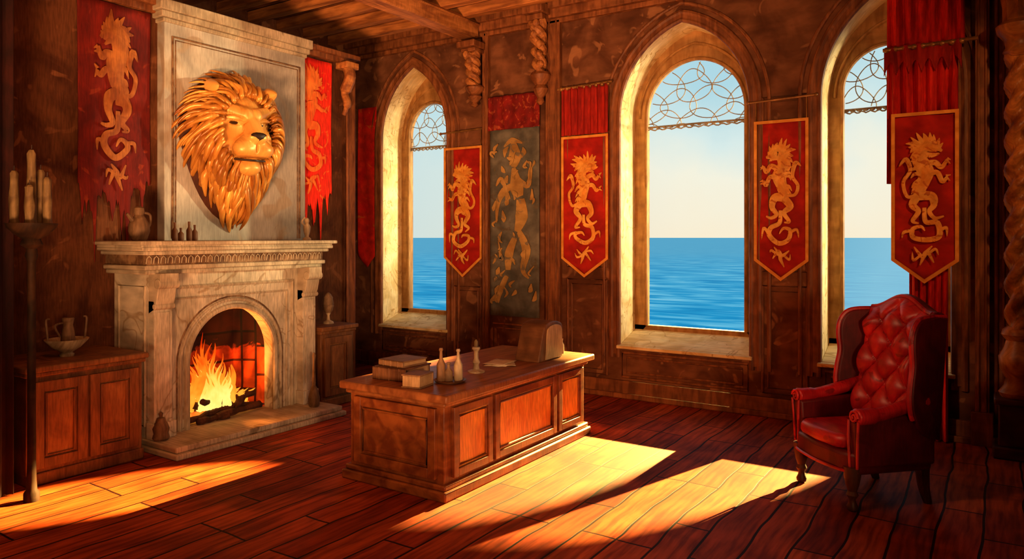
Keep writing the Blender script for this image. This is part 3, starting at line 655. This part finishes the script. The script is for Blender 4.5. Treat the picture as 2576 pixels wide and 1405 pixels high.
# ------------------------------------------------------------------ curtains
def pleat(mb,x0,x1,z0,z1,y,n,amp,xb0=None,xb1=None,scal=0):
    xb0=x0 if xb0 is None else xb0; xb1=x1 if xb1 is None else xb1; nu=n*8+1; nv=14
    def f(i,j):
        t=i/(nu-1);s_=j/(nv-1); a=xb0+(x0-xb0)*s_; b=xb1+(x1-xb1)*s_
        zz=z0+(scal*abs(math.sin(t*n*PI)) if scal else 0)
        return Vector((a+(b-a)*t,y+amp*math.sin(t*n*2*PI)+amp*.4*math.sin(t*n*5+s_*3),zz+(z1-zz)*s_))
    return mb.grid(f,nu,nv)
ct=thing('curtain','short pleated red curtain on a rod above the middle pennant','curtain',(3.9,-.06,2.9))
a=onY(1413,225,-.05);b=onY(1531,225,-.05); zb_=onY(1470,338,-.05).z
pleat(MB(),a.x,b.x,zb_,a.z,-.06,7,.018).build('cloth',REDD,ct,solid=.006)
q=MB().tube([(a.x-.05,-.06,a.z),(b.x+.05,-.06,a.z+.02)],.016,8)
for i in range(9): q.ball((a.x+(b.x-a.x)*i/8,-.06,a.z),.026,8,6)
q.build('rod',BRASS,ct)
ct=thing('curtain','tall red curtain hanging beside the right window behind the largest pennant','curtain',(7.5,-.15,0))
a=onY(2232,130,-.15);b=onY(2420,130,-.15)
pleat(MB(),a.x,b.x+.02,a.z,4.5,-.15,6,.025).build('upper_cloth',REDU,ct,solid=.008)
pleat(MB(),a.x,b.x-.03,2.35,a.z,-.17,6,.03).build('middle_cloth',REDU,ct,solid=.008)
pleat(MB(),a.x-.02,b.x+.0,a.z-.24,a.z+.02,-.21,6,.02,scal=.12).build('valance',REDD,ct,solid=.006)
c0=onY(2288,700,-.15).x;c1=onY(2384,700,-.15).x
pleat(MB(),c0,c1,.02,2.36,-.15,5,.03).build('lower_cloth',REDU,ct,solid=.008)
q=MB().tube([(a.x-.03,-.21,a.z),(b.x+.12,-.21,a.z+.01)],.018,8)
for i in range(9): q.ball((a.x+(b.x-a.x)*i/8,-.21,a.z),.027,8,6)
q.build('rod',BRASS,ct)
dp=MB()
def df(i,j):
    t=i/48; return Vector((2.12+.05*math.sin(t*9*2*PI),-6.9+1.52*t,.01+4.05*j/8))
dp.grid(df,49,9); tag(dp.build('drape',DRAPE,solid=.01),'very dark burgundy drape at the left edge behind the candle stand','curtain')
# tapestry
tp=thing('tapestry','faded grey-brown tapestry with gold figure under a red valance','tapestry',(2.92,-.02,.85))
x0=onY(1237,300,0).x;x1=onY(1360,300,0).x; zm=onY(1298,325,0).z; zT=onY(1298,240,0).z; zB=onY(1298,795,0).z
MB().grid(lambda i,j:Vector((x0+(x1-x0)*i/16,-.03+.006*math.sin(i),zB+(zm+.05-zB)*j/20)),17,21).build('cloth',TAPES,tp,solid=.01)
pleat(MB(),x0-.02,x1+.02,zm,zT,-.06,5,.01).build('valance',REDV,tp,solid=.008)
mpT=lambda u,z,d:Vector((u,-.042-d,z)); fg=MB(); rnd=random.Random(4); xc=(x0+x1)/2
TS=[([(0,.92),(.03,.86),(0,.8)],[.03,.085,.03]),([(-.2,.9),(-.04,.95),(.18,.92)],[.008,.03,.008]),
([(0,.79),(.06,.7),(.12,.63)],[.02,.09,.05]),([(.14,.62),(.15,.53),(.06,.45)],[.05,.08,.03]),([(.03,.7),(-.2,.66),(-.32,.6),(-.36,.5)],[.02,.045,.03,.008]),
([(.1,.74),(.28,.7),(.36,.8)],[.02,.035,.008]),([(.04,.43),(-.1,.34),(-.12,.25)],[.03,.055,.03]),([(-.14,.22),(-.28,.14),(-.32,.06)],[.03,.035,.01]),
([(.12,.45),(.26,.36),(.2,.26),(.3,.2)],[.03,.055,.03,.008]),([(-.08,.62),(-.26,.74),(-.36,.7)],[.012,.03,.008])]
for i in range(46):
    u=rnd.uniform(-.43,.43); v=rnd.uniform(.02,.94); TS.append(([(u,v),(u+rnd.uniform(-.06,.06),v+.02),(u+rnd.uniform(-.08,.08),v+.045)],[.004,rnd.uniform(.012,.034),.004]))
strokes(fg,mpT,xc,zB,(zm-zB),(x1-x0),1,rnd,TS,.01)
fg.build('figure',TGOLD,tp)
# ------------------------------------------------------------------ carved corbels
def corbel(label,px,pt,pb,w_):
    x=onY(px,200,-.1).x; z1=onY(px,pt,-.15).z; z0=onY(px,pb,-.15).z
    c=thing('corbel',label,'corbel',(x,-.1,z0)); h=z1-z0
    MB().box(x-w_,-.34,z1-.1*h,x+w_,-.0,z1).box(x-w_*.8,-.28,z1-.16*h,x+w_*.8,-0.0,z1-.1*h).build('abacus',TRIM,c,bevel=.012)
    q=MB()
    for s in (-1,1):
        P=[(x+s*.055*math.cos(k*.55),-.14-.055*math.sin(k*.55)*s-.05*(k/24),z0+h*.3+h*.56*k/24) for k in range(25)]
        q.tube(P,[.035+.03*k/24 for k in range(25)],8)
    for k in range(5):
        q.ball((x+random.uniform(-.05,.05),-.2-.02*k,z0+h*(.4+.1*k)),(.045,.04,.05),8,6)
    q.build('carving',BEAM,c)
    pr=[(.02,0),(.05,.03),(.035,.07),(.07,.12),(.09,.16),(.06,.2),(.11,.26),(.12,.3),(.1,.33)]
    MB().lathe(x,-.12,[(r*w_/.13,z0+zz*h) for r,zz in pr],16).build('pendant',TRIM,c)
corbel('carved wooden corbel under the end of the big ceiling beam',1197,108,268,.14)
corbel('taller carved wooden corbel on the pilaster above the grey tapestry',1362,15,262,.14)
# ------------------------------------------------------------------ twisted column
cx,cy=8.17,-.28
cl=thing('column','dark carved twisted wooden column at the right edge of the room','column',(cx,cy,0))
MB().box(cx-.18,cy-.18,0,cx+.18,cy+.18,.1).box(cx-.14,cy-.14,.1,cx+.14,cy+.14,.45).box(cx-.17,cy-.17,.45,cx+.17,cy+.17,.5).build('pedestal',DARKW,cl,bevel=.015)
MB().lathe(cx,cy,[(.12,.5),(.14,.54),(.1,.6),(.09,.66),(.13,.74),(.14,.84),(.1,.92),(.085,.98),(.12,1.03),(.11,1.07),(.08,1.1)],24).build('base',COLW,cl)
MB().lathe(cx,cy,[(.08,1.08+2.32*i/200) for i in range(201)],44,twist=lambda a,z:1+.3*math.cos(2*(a-z*13))-.1*abs(math.cos(8*(a+z*3)))).build('shaft',COLW,cl,ang=80)
MB().lathe(cx,cy,[(.07,3.38),(.11,3.42),(.09,3.46),(.1,3.52),(.15,3.58),(.16,3.64),(.11,3.68),(.1,3.8),(.15,4.1),(.2,4.45)],24,twist=lambda a,z:1+(.1*math.cos(8*a) if z>3.7 else 0)).build('capital',COLW,cl)
# ------------------------------------------------------------------ wing chair
ch=thing('armchair','deep red buttoned leather wing armchair with dark wooden legs by the right window','armchair',(7.2,-1.97,0),math.radians(-46))
for x,y in ((-.3,-.29),(.3,-.29)):
    MB().lathe(x,y,[(.02,0),(.034,.01),(.038,.03),(.026,.055),(.022,.08),(.04,.11),(.028,.135),(.044,.18),(.055,.24),(.058,.3)],16).build('leg',DARKW,ch,local=True)
for x,y in ((-.27,.27),(.27,.27)):
    MB().tube(catmull([(x,y+.05,0),(x,y+.015,.12),(x,y,.3)],6),[.026+.002*i for i in range(13)],8).build('leg',DARKW,ch,local=True)
MB().prism([(-.34,.3,.25),(-.36,-.28,.25),(-.25,-.35,.25),(0,-.38,.25),(.25,-.35,.25),(.36,-.28,.25),(.34,.3,.25)],(0,0,.15)).build('seat_frame',LEATHD,ch,local=True,bevel=.03,seg=3)
MB().tube(catmull([(-.35,-.28,.27),(-.25,-.355,.27),(0,-.385,.27),(.25,-.355,.27),(.35,-.28,.27)],5),.011,6).build('piping',LEATH,ch,local=True)
MB().prism([(-.27,.2,.4),(-.27,-.3,.4),(-.2,-.36,.4),(0,-.385,.4),(.2,-.36,.4),(.27,-.3,.4),(.27,.2,.4)],(0,0,.1)).build('seat_cushion',LEATH,ch,local=True,bevel=.04,seg=4)
NU,NV=73,97
BW=.29
def ztop(u): return 1.31+.1*math.cos(u*PI/2)**2
def bfront(i,j,nu=NU,nv=NV):
    u=-1+2*i/(nu-1); v=j/(nv-1); zt_=ztop(u); z=.42+(zt_-.42)*v
    a=(u*2.5+(z-.5)*7.0); b_=(u*2.5-(z-.5)*7.0)
    tuft=abs(math.sin(a*PI/2))*abs(math.sin(b_*PI/2)); edge=min(1,(1-abs(u))*6)*min(1,(1-v)*8)
    y=.17+.17*v-.03*u*u-.075*tuft**.45*edge
    return Vector((u*(BW+.02*v),y-.02*edge,z))
def bback(i,j):
    u=-1+2*i/(NU-1); v=j/8; zt_=ztop(u); z=.3+(zt_-.3)*v
    return Vector((u*(BW+.02+.02*v),.28+.14*v-.02*u*u,z))
MB().grid(bfront,NU,NV).build('backrest',LEATH,ch,local=True,solid=.02,ang=80)
shell=MB().grid(bback,NU,9)
shell.grid(lambda i,j:(bfront(i,NV-1)*(1-j/4)+bback(i,8)*(j/4))+Vector((0,0,.02*math.sin(PI*j/4))),NU,5)
for e in (0,NU-1):
    shell.grid(lambda i,j:(bfront(e,i*12)*(1-j/2)+bback(e,i)*(j/2)),9,3)
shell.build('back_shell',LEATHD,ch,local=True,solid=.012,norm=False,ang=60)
for m_ in range(-4,14):
    for n_ in range(-14,6):
        a_=2*m_; b_=2*n_; u=(a_+b_)/5.0; z=.5+(a_-b_)/14.0
        if abs(u)<.85 and .6<z<ztop(u)-.06:
            v=(z-.42)/(ztop(u)-.42); p=Vector((u*(BW+.02*v),.17+.17*v-.03*u*u-.03,z))
            MB().ball(p,(.012,.01,.012),8,6).build('button',LEATHD,ch,local=True)
MB().tube([bfront(i,NV-1)+Vector((0,.01,.008)) for i in range(0,NU,3)],.018,8).build('crest_roll',LEATH,ch,local=True)
for s in (-1,1):
    Wp=[(.36,.45),(.2,.5),(.1,.62),(.07,.74),(.08,.86),(.1,.98),(.09,1.1),(.1,1.2),(.15,1.275),(.24,1.3),(.42,1.3)]
    out=catmull(Wp,4)
    fl_=lambda y:s*.08*max(0,(.32-y)/.25)
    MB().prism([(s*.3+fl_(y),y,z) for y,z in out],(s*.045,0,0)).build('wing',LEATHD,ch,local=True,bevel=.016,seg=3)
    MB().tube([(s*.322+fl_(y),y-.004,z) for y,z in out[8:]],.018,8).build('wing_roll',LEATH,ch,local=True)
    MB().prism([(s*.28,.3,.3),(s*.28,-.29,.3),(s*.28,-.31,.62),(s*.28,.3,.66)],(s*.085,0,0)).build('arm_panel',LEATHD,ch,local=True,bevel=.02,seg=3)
    MB().tube(catmull([(s*.335,.25,.74),(s*.34,.05,.69),(s*.345,-.15,.65),(s*.345,-.3,.645)],6),[.046]*13+[.056]*6,14).build('arm',LEATH,ch,local=True,bevel=.012)
    sp=[(s*.345+.046*(1-k/22)*math.cos(k*.55)*s,-.312,.645+.046*(1-k/22)*math.sin(k*.55)) for k in range(22)]
    MB().tube(sp,.009,6).tube([(s*.305,-.312,.3),(s*.297,-.318,.5),(s*.297,-.315,.62)],.009,6).tube([(s*.365,-.3,.3),(s*.378,-.305,.5),(s*.39,-.31,.62)],.009,6).build('scroll',LEATH,ch,local=True)
# ------------------------------------------------------------------ lathe objects
def pot(name,label,cat,x,y,z,prof,mat,group=None,seg=20):
    return tag(MB().lathe(x,y,[(r,z+h) for r,h in prof],seg).build(name,mat),label,cat,group)
MZ=1.82
y=onX(350,560,1.7).y; k_=.88
j=thing('jug','round clay jug with small spout on the left end of the mantel','jug',(1.7,y,MZ))
MB().lathe(1.7,y,[(r*k_,MZ+h*k_) for r,h in [(.06,0),(.075,.02),(.1,.1),(.095,.17),(.06,.23),(.04,.26),(.052,.29),(.045,.33),(.015,.35)]],22).build('body',CLAY,j)
MB().tube(catmull([(1.7,y+.045,MZ+.25),(1.7,y+.1,MZ+.23),(1.7,y+.1,MZ+.15),(1.7,y+.08,MZ+.12)],6),.011,8).build('handle',CLAY,j)
MB().tube([(1.7,y-.06,MZ+.18),(1.7,y-.11,MZ+.24)],[.022,.012],8).build('spout',CLAY,j)
for px,h,l in ((440,.17,'dark narrow bottle on the mantel, leftmost of the small ones'),(455,.12,'small squat bottle on the mantel under the lion'),(476,.18,'dark slim bottle on the mantel, second tallest'),(490,.15,'dark small bottle on the mantel, rightmost of the small ones')):
    y=onX(px,580,1.68).y; pot('bottle',l,'bottle',1.68,y,MZ,[(.022,0),(.026,.01),(.026,h*.55),(.01,h*.72),(.012,h)],BRN,'small bottles on the mantel',12)
y=onX(772,580,1.66).y
fgm=thing('figurine','small pale figurine on the right end of the mantel','figurine',(1.66,y,MZ))
MB().lathe(1.66,y,[(.045,MZ),(.045,MZ+.02),(.02,MZ+.04),(.035,MZ+.1),(.04,MZ+.15),(.018,MZ+.19)],14).ball((1.66,y,MZ+.215),(.028,.028,.034),10,8).build('body',CLAY2,fgm)
MB().tube(catmull([(1.66,y-.03,MZ+.16),(1.66,y-.07,MZ+.2),(1.66,y-.03,MZ+.25)],5),.01,6).build('arm',CLAY2,fgm)
p0=onZ(405,1106,.1)
u=thing('urn','small dark lidded urn at the left end of the hearth','urn',(p0.x,p0.y,.1))
MB().lathe(p0.x,p0.y,[(.055,.1),(.07,.12),(.06,.16),(.068,.2),(.05,.25),(.02,.27)],18).build('body',CLAY,u); MB().lathe(p0.x,p0.y,[(.045,.25),(.034,.29),(.012,.3),(.018,.33),(.004,.345)],14).build('lid',CLAY,u)
p0=onZ(790,1022,.1)
pot('bottle','tall slim dark bottle at the right end of the hearth','bottle',p0.x,p0.y,.1,[(.045,0),(.055,.02),(.06,.09),(.045,.16),(.02,.22),(.016,.36),(.011,.48),(.018,.53),(.008,.56)],CLAY)
CZ=.89; y=onX(168,860,1.72).y; bx=1.72
b=thing('bowl','wide clay bowl with tall side handles on the left cabinet','bowl',(bx,y,CZ))
MB().lathe(bx,y,[(.05,CZ),(.055,CZ+.015),(.04,CZ+.03),(.1,CZ+.07),(.155,CZ+.13),(.16,CZ+.14),(.14,CZ+.135),(.09,CZ+.085),(.01,CZ+.06)],26).build('body',CLAY2,b)
for s in (-1,1): MB().tube(catmull([(bx,y+s*.14,CZ+.13),(bx,y+s*.15,CZ+.22),(bx,y+s*.155,CZ+.3),(bx,y+s*.13,CZ+.31)],5),.008,6).build('handle',CLAY,b)
jj=thing('jug','small dark jug standing inside the clay bowl','jug',(bx,y+.01,CZ+.07))
MB().lathe(bx,y+.01,[(.04,CZ+.075),(.055,CZ+.11),(.045,CZ+.2),(.035,CZ+.25),(.045,CZ+.3),(.04,CZ+.31)],16).build('body',CLAY,jj)
MB().tube(catmull([(bx,y-.03,CZ+.27),(bx,y-.09,CZ+.25),(bx,y-.05,CZ+.16)],5),.008,6).build('handle',CLAY,jj)
p0=onX(826,800,1.72); cz=.88
tr=thing('ornament','small egg-shaped carved ornament on a stem on the right cabinet','ornament',(p0.x,p0.y,cz))
MB().lathe(p0.x,p0.y,[(.06,cz),(.055,cz+.02),(.02,cz+.04),(.014,cz+.09),(.03,cz+.12)],16).build('foot',CLAY2,tr)
MB().lathe(p0.x,p0.y,[(.02,cz+.11),(.05,cz+.15),(.06,cz+.2),(.055,cz+.21),(.06,cz+.22),(.05,cz+.28),(.052,cz+.29),(.03,cz+.33),(.008,cz+.35)],18).build('body',CLAY,tr)
sx,sy=2.35,-5.36
cs=thing('candle_stand','tall thin dark metal candle stand with a wide drip dish','candle stand',(sx,sy,0))
MB().lathe(sx,sy,[(.05,0),(.05,.06),(.035,.08),(.03,.14),(.027,.3),(.026,1.0),(.026,1.68),(.04,1.72),(.03,1.78)],16).build('pole',DIRON,cs)
MB().lathe(sx,sy,[(.03,1.77),(.07,1.8),(.055,1.84),(.1,1.87),(.15,1.92),(.16,1.95),(.14,1.945),(.1,1.91),(.01,1.9)],22).build('dish',DIRON,cs)
for k,(dx_,dy_,h,l) in enumerate(((0,0,.55,'tallest half-melted candle in the middle of the stand'),(.07,.07,.36,'candle at the right of the tall stand, nearest the cabinet'),(-.05,-.09,.4,'candle at the left side of the tall stand'),(.06,-.04,.3,'shorter candle at the front of the tall stand'),(-.05,.08,.42,'slim candle at the back of the tall stand'))):
    x=sx+dx_;y=sy+dy_; c=thing('candle',l,'candle',(x,y,1.915),0,'candles on the tall stand'); rr=.028
    MB().lathe(x,y,[(rr*1.4,1.915),(rr*1.15,1.94),(rr,1.98),(rr*1.08,1.915+h*.5),(rr*.9,1.915+h*.8),(rr*.95,1.915+h*.95),(rr*.5,1.915+h)],14,twist=lambda a,z:1+.12*math.sin(5*a+z*20)).build('wax',WAX,c)
    MB().tube([(x,y,1.91+h),(x+.004,y,1.93+h+.02)],.003,5).build('wick',BLACK,c)
# ------------------------------------------------------------------ desk items
def book(label,cx,cy,z,l,w_,h,rz,cov,group=None):
    b=thing('book',label,'book',(cx,cy,z),rz,group); t=.012
    m=MB().box(-w_/2,-l/2,0,w_/2,l/2,t).box(-w_/2,-l/2,h-t,w_/2,l/2,h).box(-w_/2,-l/2,0,-w_/2+t,l/2,h)
    for k in (-.3,0,.3): m.box(-w_/2-.004,k*l-.006,.002,-w_/2+.004,k*l+.006,h-.002)
    m.build('cover',cov,b,local=True,bevel=.003)
    MB().box(-w_/2+t,-l/2+.008,t,w_/2-.008,l/2-.008,h-t).build('pages',TAN,b,local=True)
    return b
q=onZ(1010,950,DZ)
book('thick brown book at the bottom of the stack on the desk',q.x-.02,q.y+.03,DZ,.32,.34,.1,math.radians(95),BRN,'books on the near end of the desk')
book('worn brown leather book on top of the thick brown book',q.x-.02,q.y+.04,DZ+.1,.26,.28,.05,math.radians(88),BRN2,'books on the near end of the desk')
q2=onZ(1044,966,DZ)
book('smaller thick brown book in front of the book stack',q2.x+.06,q2.y-.04,DZ,.16,.2,.1,math.radians(-80),BRN2,'books on the near end of the desk')
q=onZ(1132,960,DZ)
ty=thing('tray','small dark pewter tray holding bottles on the desk','tray',(q.x,q.y,DZ))
MB().lathe(q.x,q.y,[(.1,DZ),(.115,DZ+.008),(.125,DZ+.02),(.115,DZ+.018),(.1,DZ+.01),(.01,DZ+.008)],24).build('dish',BRN,ty)
for px,dy,h,l,mt in ((1108,0,.25,'tallest thin-necked bottle on the desk tray, left',BRN2),(1128,.0,.14,'squat ink bottle in the middle of the desk tray',CLAY),(1150,.02,.24,'thin-necked bottle on the right of the desk tray',CLAY2)):
    k=q+RT*((px-1132)/F*5.2)+Vector((0,dy,0)); pot('bottle',l,'bottle',k.x,k.y,DZ+.009,[(.03,0),(.035,.01),(.034,h*.5),(.014,h*.68),(.011,h*.9),(.018,h*.94),(.013,h)],mt,'bottles on the desk tray',14)
q=onZ(1198,935,DZ)
cc=thing('candlestick','small pale candlestick on the desk between the tray and papers','candlestick',(q.x,q.y,DZ))
MB().lathe(q.x,q.y,[(.07,DZ),(.072,DZ+.01),(.028,DZ+.025),(.022,DZ+.06),(.032,DZ+.08),(.018,DZ+.11),(.018,DZ+.17),(.034,DZ+.19),(.03,DZ+.205)],18).build('base',CLAY2,cc)
MB().lathe(q.x,q.y,[(.018,DZ+.2),(.016,DZ+.25),(.006,DZ+.265)],12).build('candle_stub',WAX,cc)
q=onZ(1255,915,DZ)
for k,(dx_,dy_,r,l) in enumerate(((0,0,20,'lowest loose paper sheet on the desk'),(.03,.02,38,'middle loose paper sheet on the desk'),(-.01,.03,8,'top loose paper sheet on the desk'))):
    m=MB().grid(lambda i,j:Vector((q.x+dx_-.1+.2*i/6,q.y+dy_-.14+.28*j/6,DZ+.003+.004*k+.004*math.sin(i*.8+j*.5+k)**2)),7,7).rot((q.x+dx_,q.y+dy_,DZ),'Z',math.radians(r))
    tag(m.build('paper_sheet',PAPER,solid=.001),l,'paper','loose papers on the desk')
q=onZ(1362,900,DZ)
bb=thing('letter_box','slanted brown box with rounded top at the far end of the desk','box',(q.x,q.y,DZ),math.radians(0))
OUT=catmull([(-.25,0),(-.2,.14),(-.15,.28),(-.1,.325),(.02,.345),(.12,.33),(.175,.29),(.18,.14),(.175,0)],4)
MB().prism([(-.13,y_,z_) for y_,z_ in OUT],(.25,0,0)).build('body',BRN,bb,local=True,bevel=.012,seg=3)
O2=catmull([(-.14,.012),(-.125,.14),(-.115,.25),(-.08,.295),(.02,.315),(.11,.3),(.15,.26),(.155,.14),(.15,.012)],4)
MB().prism([(.12,y_,z_) for y_,z_ in O2],(.012,0,0)).build('front_panel',TAN,bb,local=True,bevel=.004)
q=onZ(1413,888,DZ)
pot('bottle','little pale bottle beside the slanted box on the desk','bottle',q.x,q.y,DZ,[(.022,0),(.024,.01),(.022,.08),(.01,.11),(.014,.14)],CLAY2,None,12)
# ------------------------------------------------------------------ world
wd=bpy.data.worlds.new('sky'); sc.world=wd; wd.use_nodes=True; nt=wd.node_tree; L=nt.links.new
bg=nt.nodes['Background']; tc=nt.nodes.new('ShaderNodeTexCoord'); sp=nt.nodes.new('ShaderNodeSeparateXYZ'); L(tc.outputs['Generated'],sp.inputs[0])
n=nt.nodes.new('ShaderNodeTexNoise'); n.inputs['Scale'].default_value=6; n.inputs['Detail'].default_value=5; L(tc.outputs['Generated'],n.inputs['Vector'])
ad=nt.nodes.new('ShaderNodeMath'); ad.operation='MULTIPLY_ADD'; ad.inputs[1].default_value=.2; L(n.outputs[0],ad.inputs[0]); L(sp.outputs[2],ad.inputs[2])
c=ramp(nt,ad.outputs[0],[(.08,(1,.88,.68)),(.19,(.95,.93,.8)),(.25,(.72,.87,.88)),(.33,(.45,.72,.84)),(.62,(.3,.6,.85))])
mr=nt.nodes.new('ShaderNodeMapRange'); mr.inputs[1].default_value=-.35; mr.inputs[2].default_value=-.72; mr.inputs[3].default_value=0; mr.inputs[4].default_value=.65; L(sp.outputs[0],mr.inputs[0])
mx=nt.nodes.new('ShaderNodeMix'); mx.data_type='RGBA'; L(mr.outputs[0],mx.inputs[0]); L(c,mx.inputs[6]); mx.inputs[7].default_value=(.4,.7,.84,1); L(mx.outputs[2],bg.inputs[0]); bg.inputs[1].default_value=1.0
# ------------------------------------------------------------------ lights
def lamp(kind,name,loc,energy,color,target=None,**k):
    l=bpy.data.lights.new(name,kind); l.energy=energy; l.color=color
    for a,b in k.items(): setattr(l,a,b)
    o=bpy.data.objects.new(name,l); COL.objects.link(o); o.location=loc
    if target is not None: o.rotation_euler=(Vector(target)-Vector(loc)).to_track_quat('-Z','Y').to_euler()
    return o
def sunspot(name,W,d,r,e,color=(1,.66,.17),back=22,blend=.02):
    W=Vector(W);d=Vector(d); S_=W-d*back; dist=(W-S_).length
    lamp('SPOT',name,S_,e,color,W,spot_size=2*math.atan(r/dist),spot_blend=blend,shadow_soft_size=.08)
sunspot('sunbeam_middle',(4.88,.5,.64),(-.03,-1,-.38),.88,950000)
sunspot('sunbeam_right',(6.56,.5,.64),(-.29,-1,-.38),.88,950000)
sunspot('sunbeam_upper',(5.1,.5,2.7),(-.44,-1,-.5),.35,1300000,(1,.58,.15))
sunspot('window_light_on_lion',(5.12,.5,3.0),(-1,-1.0,-.05),1.0,6200,(1,.74,.38),back=6,blend=.3)
for nme,x0,x1 in (('a',.61,1.81),('b',4.37,5.86),('c',6.56,7.68)):
    lamp('AREA','reveal_fill_'+nme,(x1+.6,.95,2.6),34 if nme!='a' else 26,(1,.8,.48),(x0,.25,2.4),shape='RECTANGLE',size=.3,size_y=2.4,spread=math.radians(70))  # added lamps hidden outside, brightening the left jambs
lamp('POINT','fire_light',(1.62,OC-.05,.45),80,(1,.26,.035),shadow_soft_size=.03)
lamp('SPOT','warm_room_fill',(10.1,-7.7,1.55),1400,(1,.52,.24),(2.9,-1.2,2.45),spot_size=math.radians(60),spot_blend=1.0,shadow_soft_size=.4)  # added off-camera fill for the window wall, no real lamp
lamp('SPOT','lion_fill',(4.8,-1.4,4.45),60,(1,.66,.3),(1.5,-3.1,2.7),spot_size=math.radians(50),spot_blend=.7,shadow_soft_size=.15)  # extra fill aimed at the lion, no fixture there
lamp('SPOT','column_fill',(9.6,-3.2,3.6),190,(1,.42,.14),(8.0,-.3,2.6),spot_size=math.radians(46),spot_blend=.8,shadow_soft_size=.1)  # added spot, only there to make the column readable
lamp('SPOT','chair_fill',(4.4,-6.6,3.8),330,(1,.5,.25),(7.15,-2.0,.95),spot_size=math.radians(17),spot_blend=.7,shadow_soft_size=.15)  # unseen spot added to brighten the armchair
lamp('AREA','low_warm_fill',(5.5,-7.6,.4),170,(1,.45,.18),(3.0,-2.6,4.75),shape='DISK',size=1.0,spread=math.radians(80))  # added uplight for beams and ceiling, stands for no lamp
lamp('AREA','warm_overhead_fill',(4.6,-6.2,4.3),42,(1,.3,.08),(4.2,-4.6,0),shape='DISK',size=1.5)  # added overhead fill, no lamp hangs here
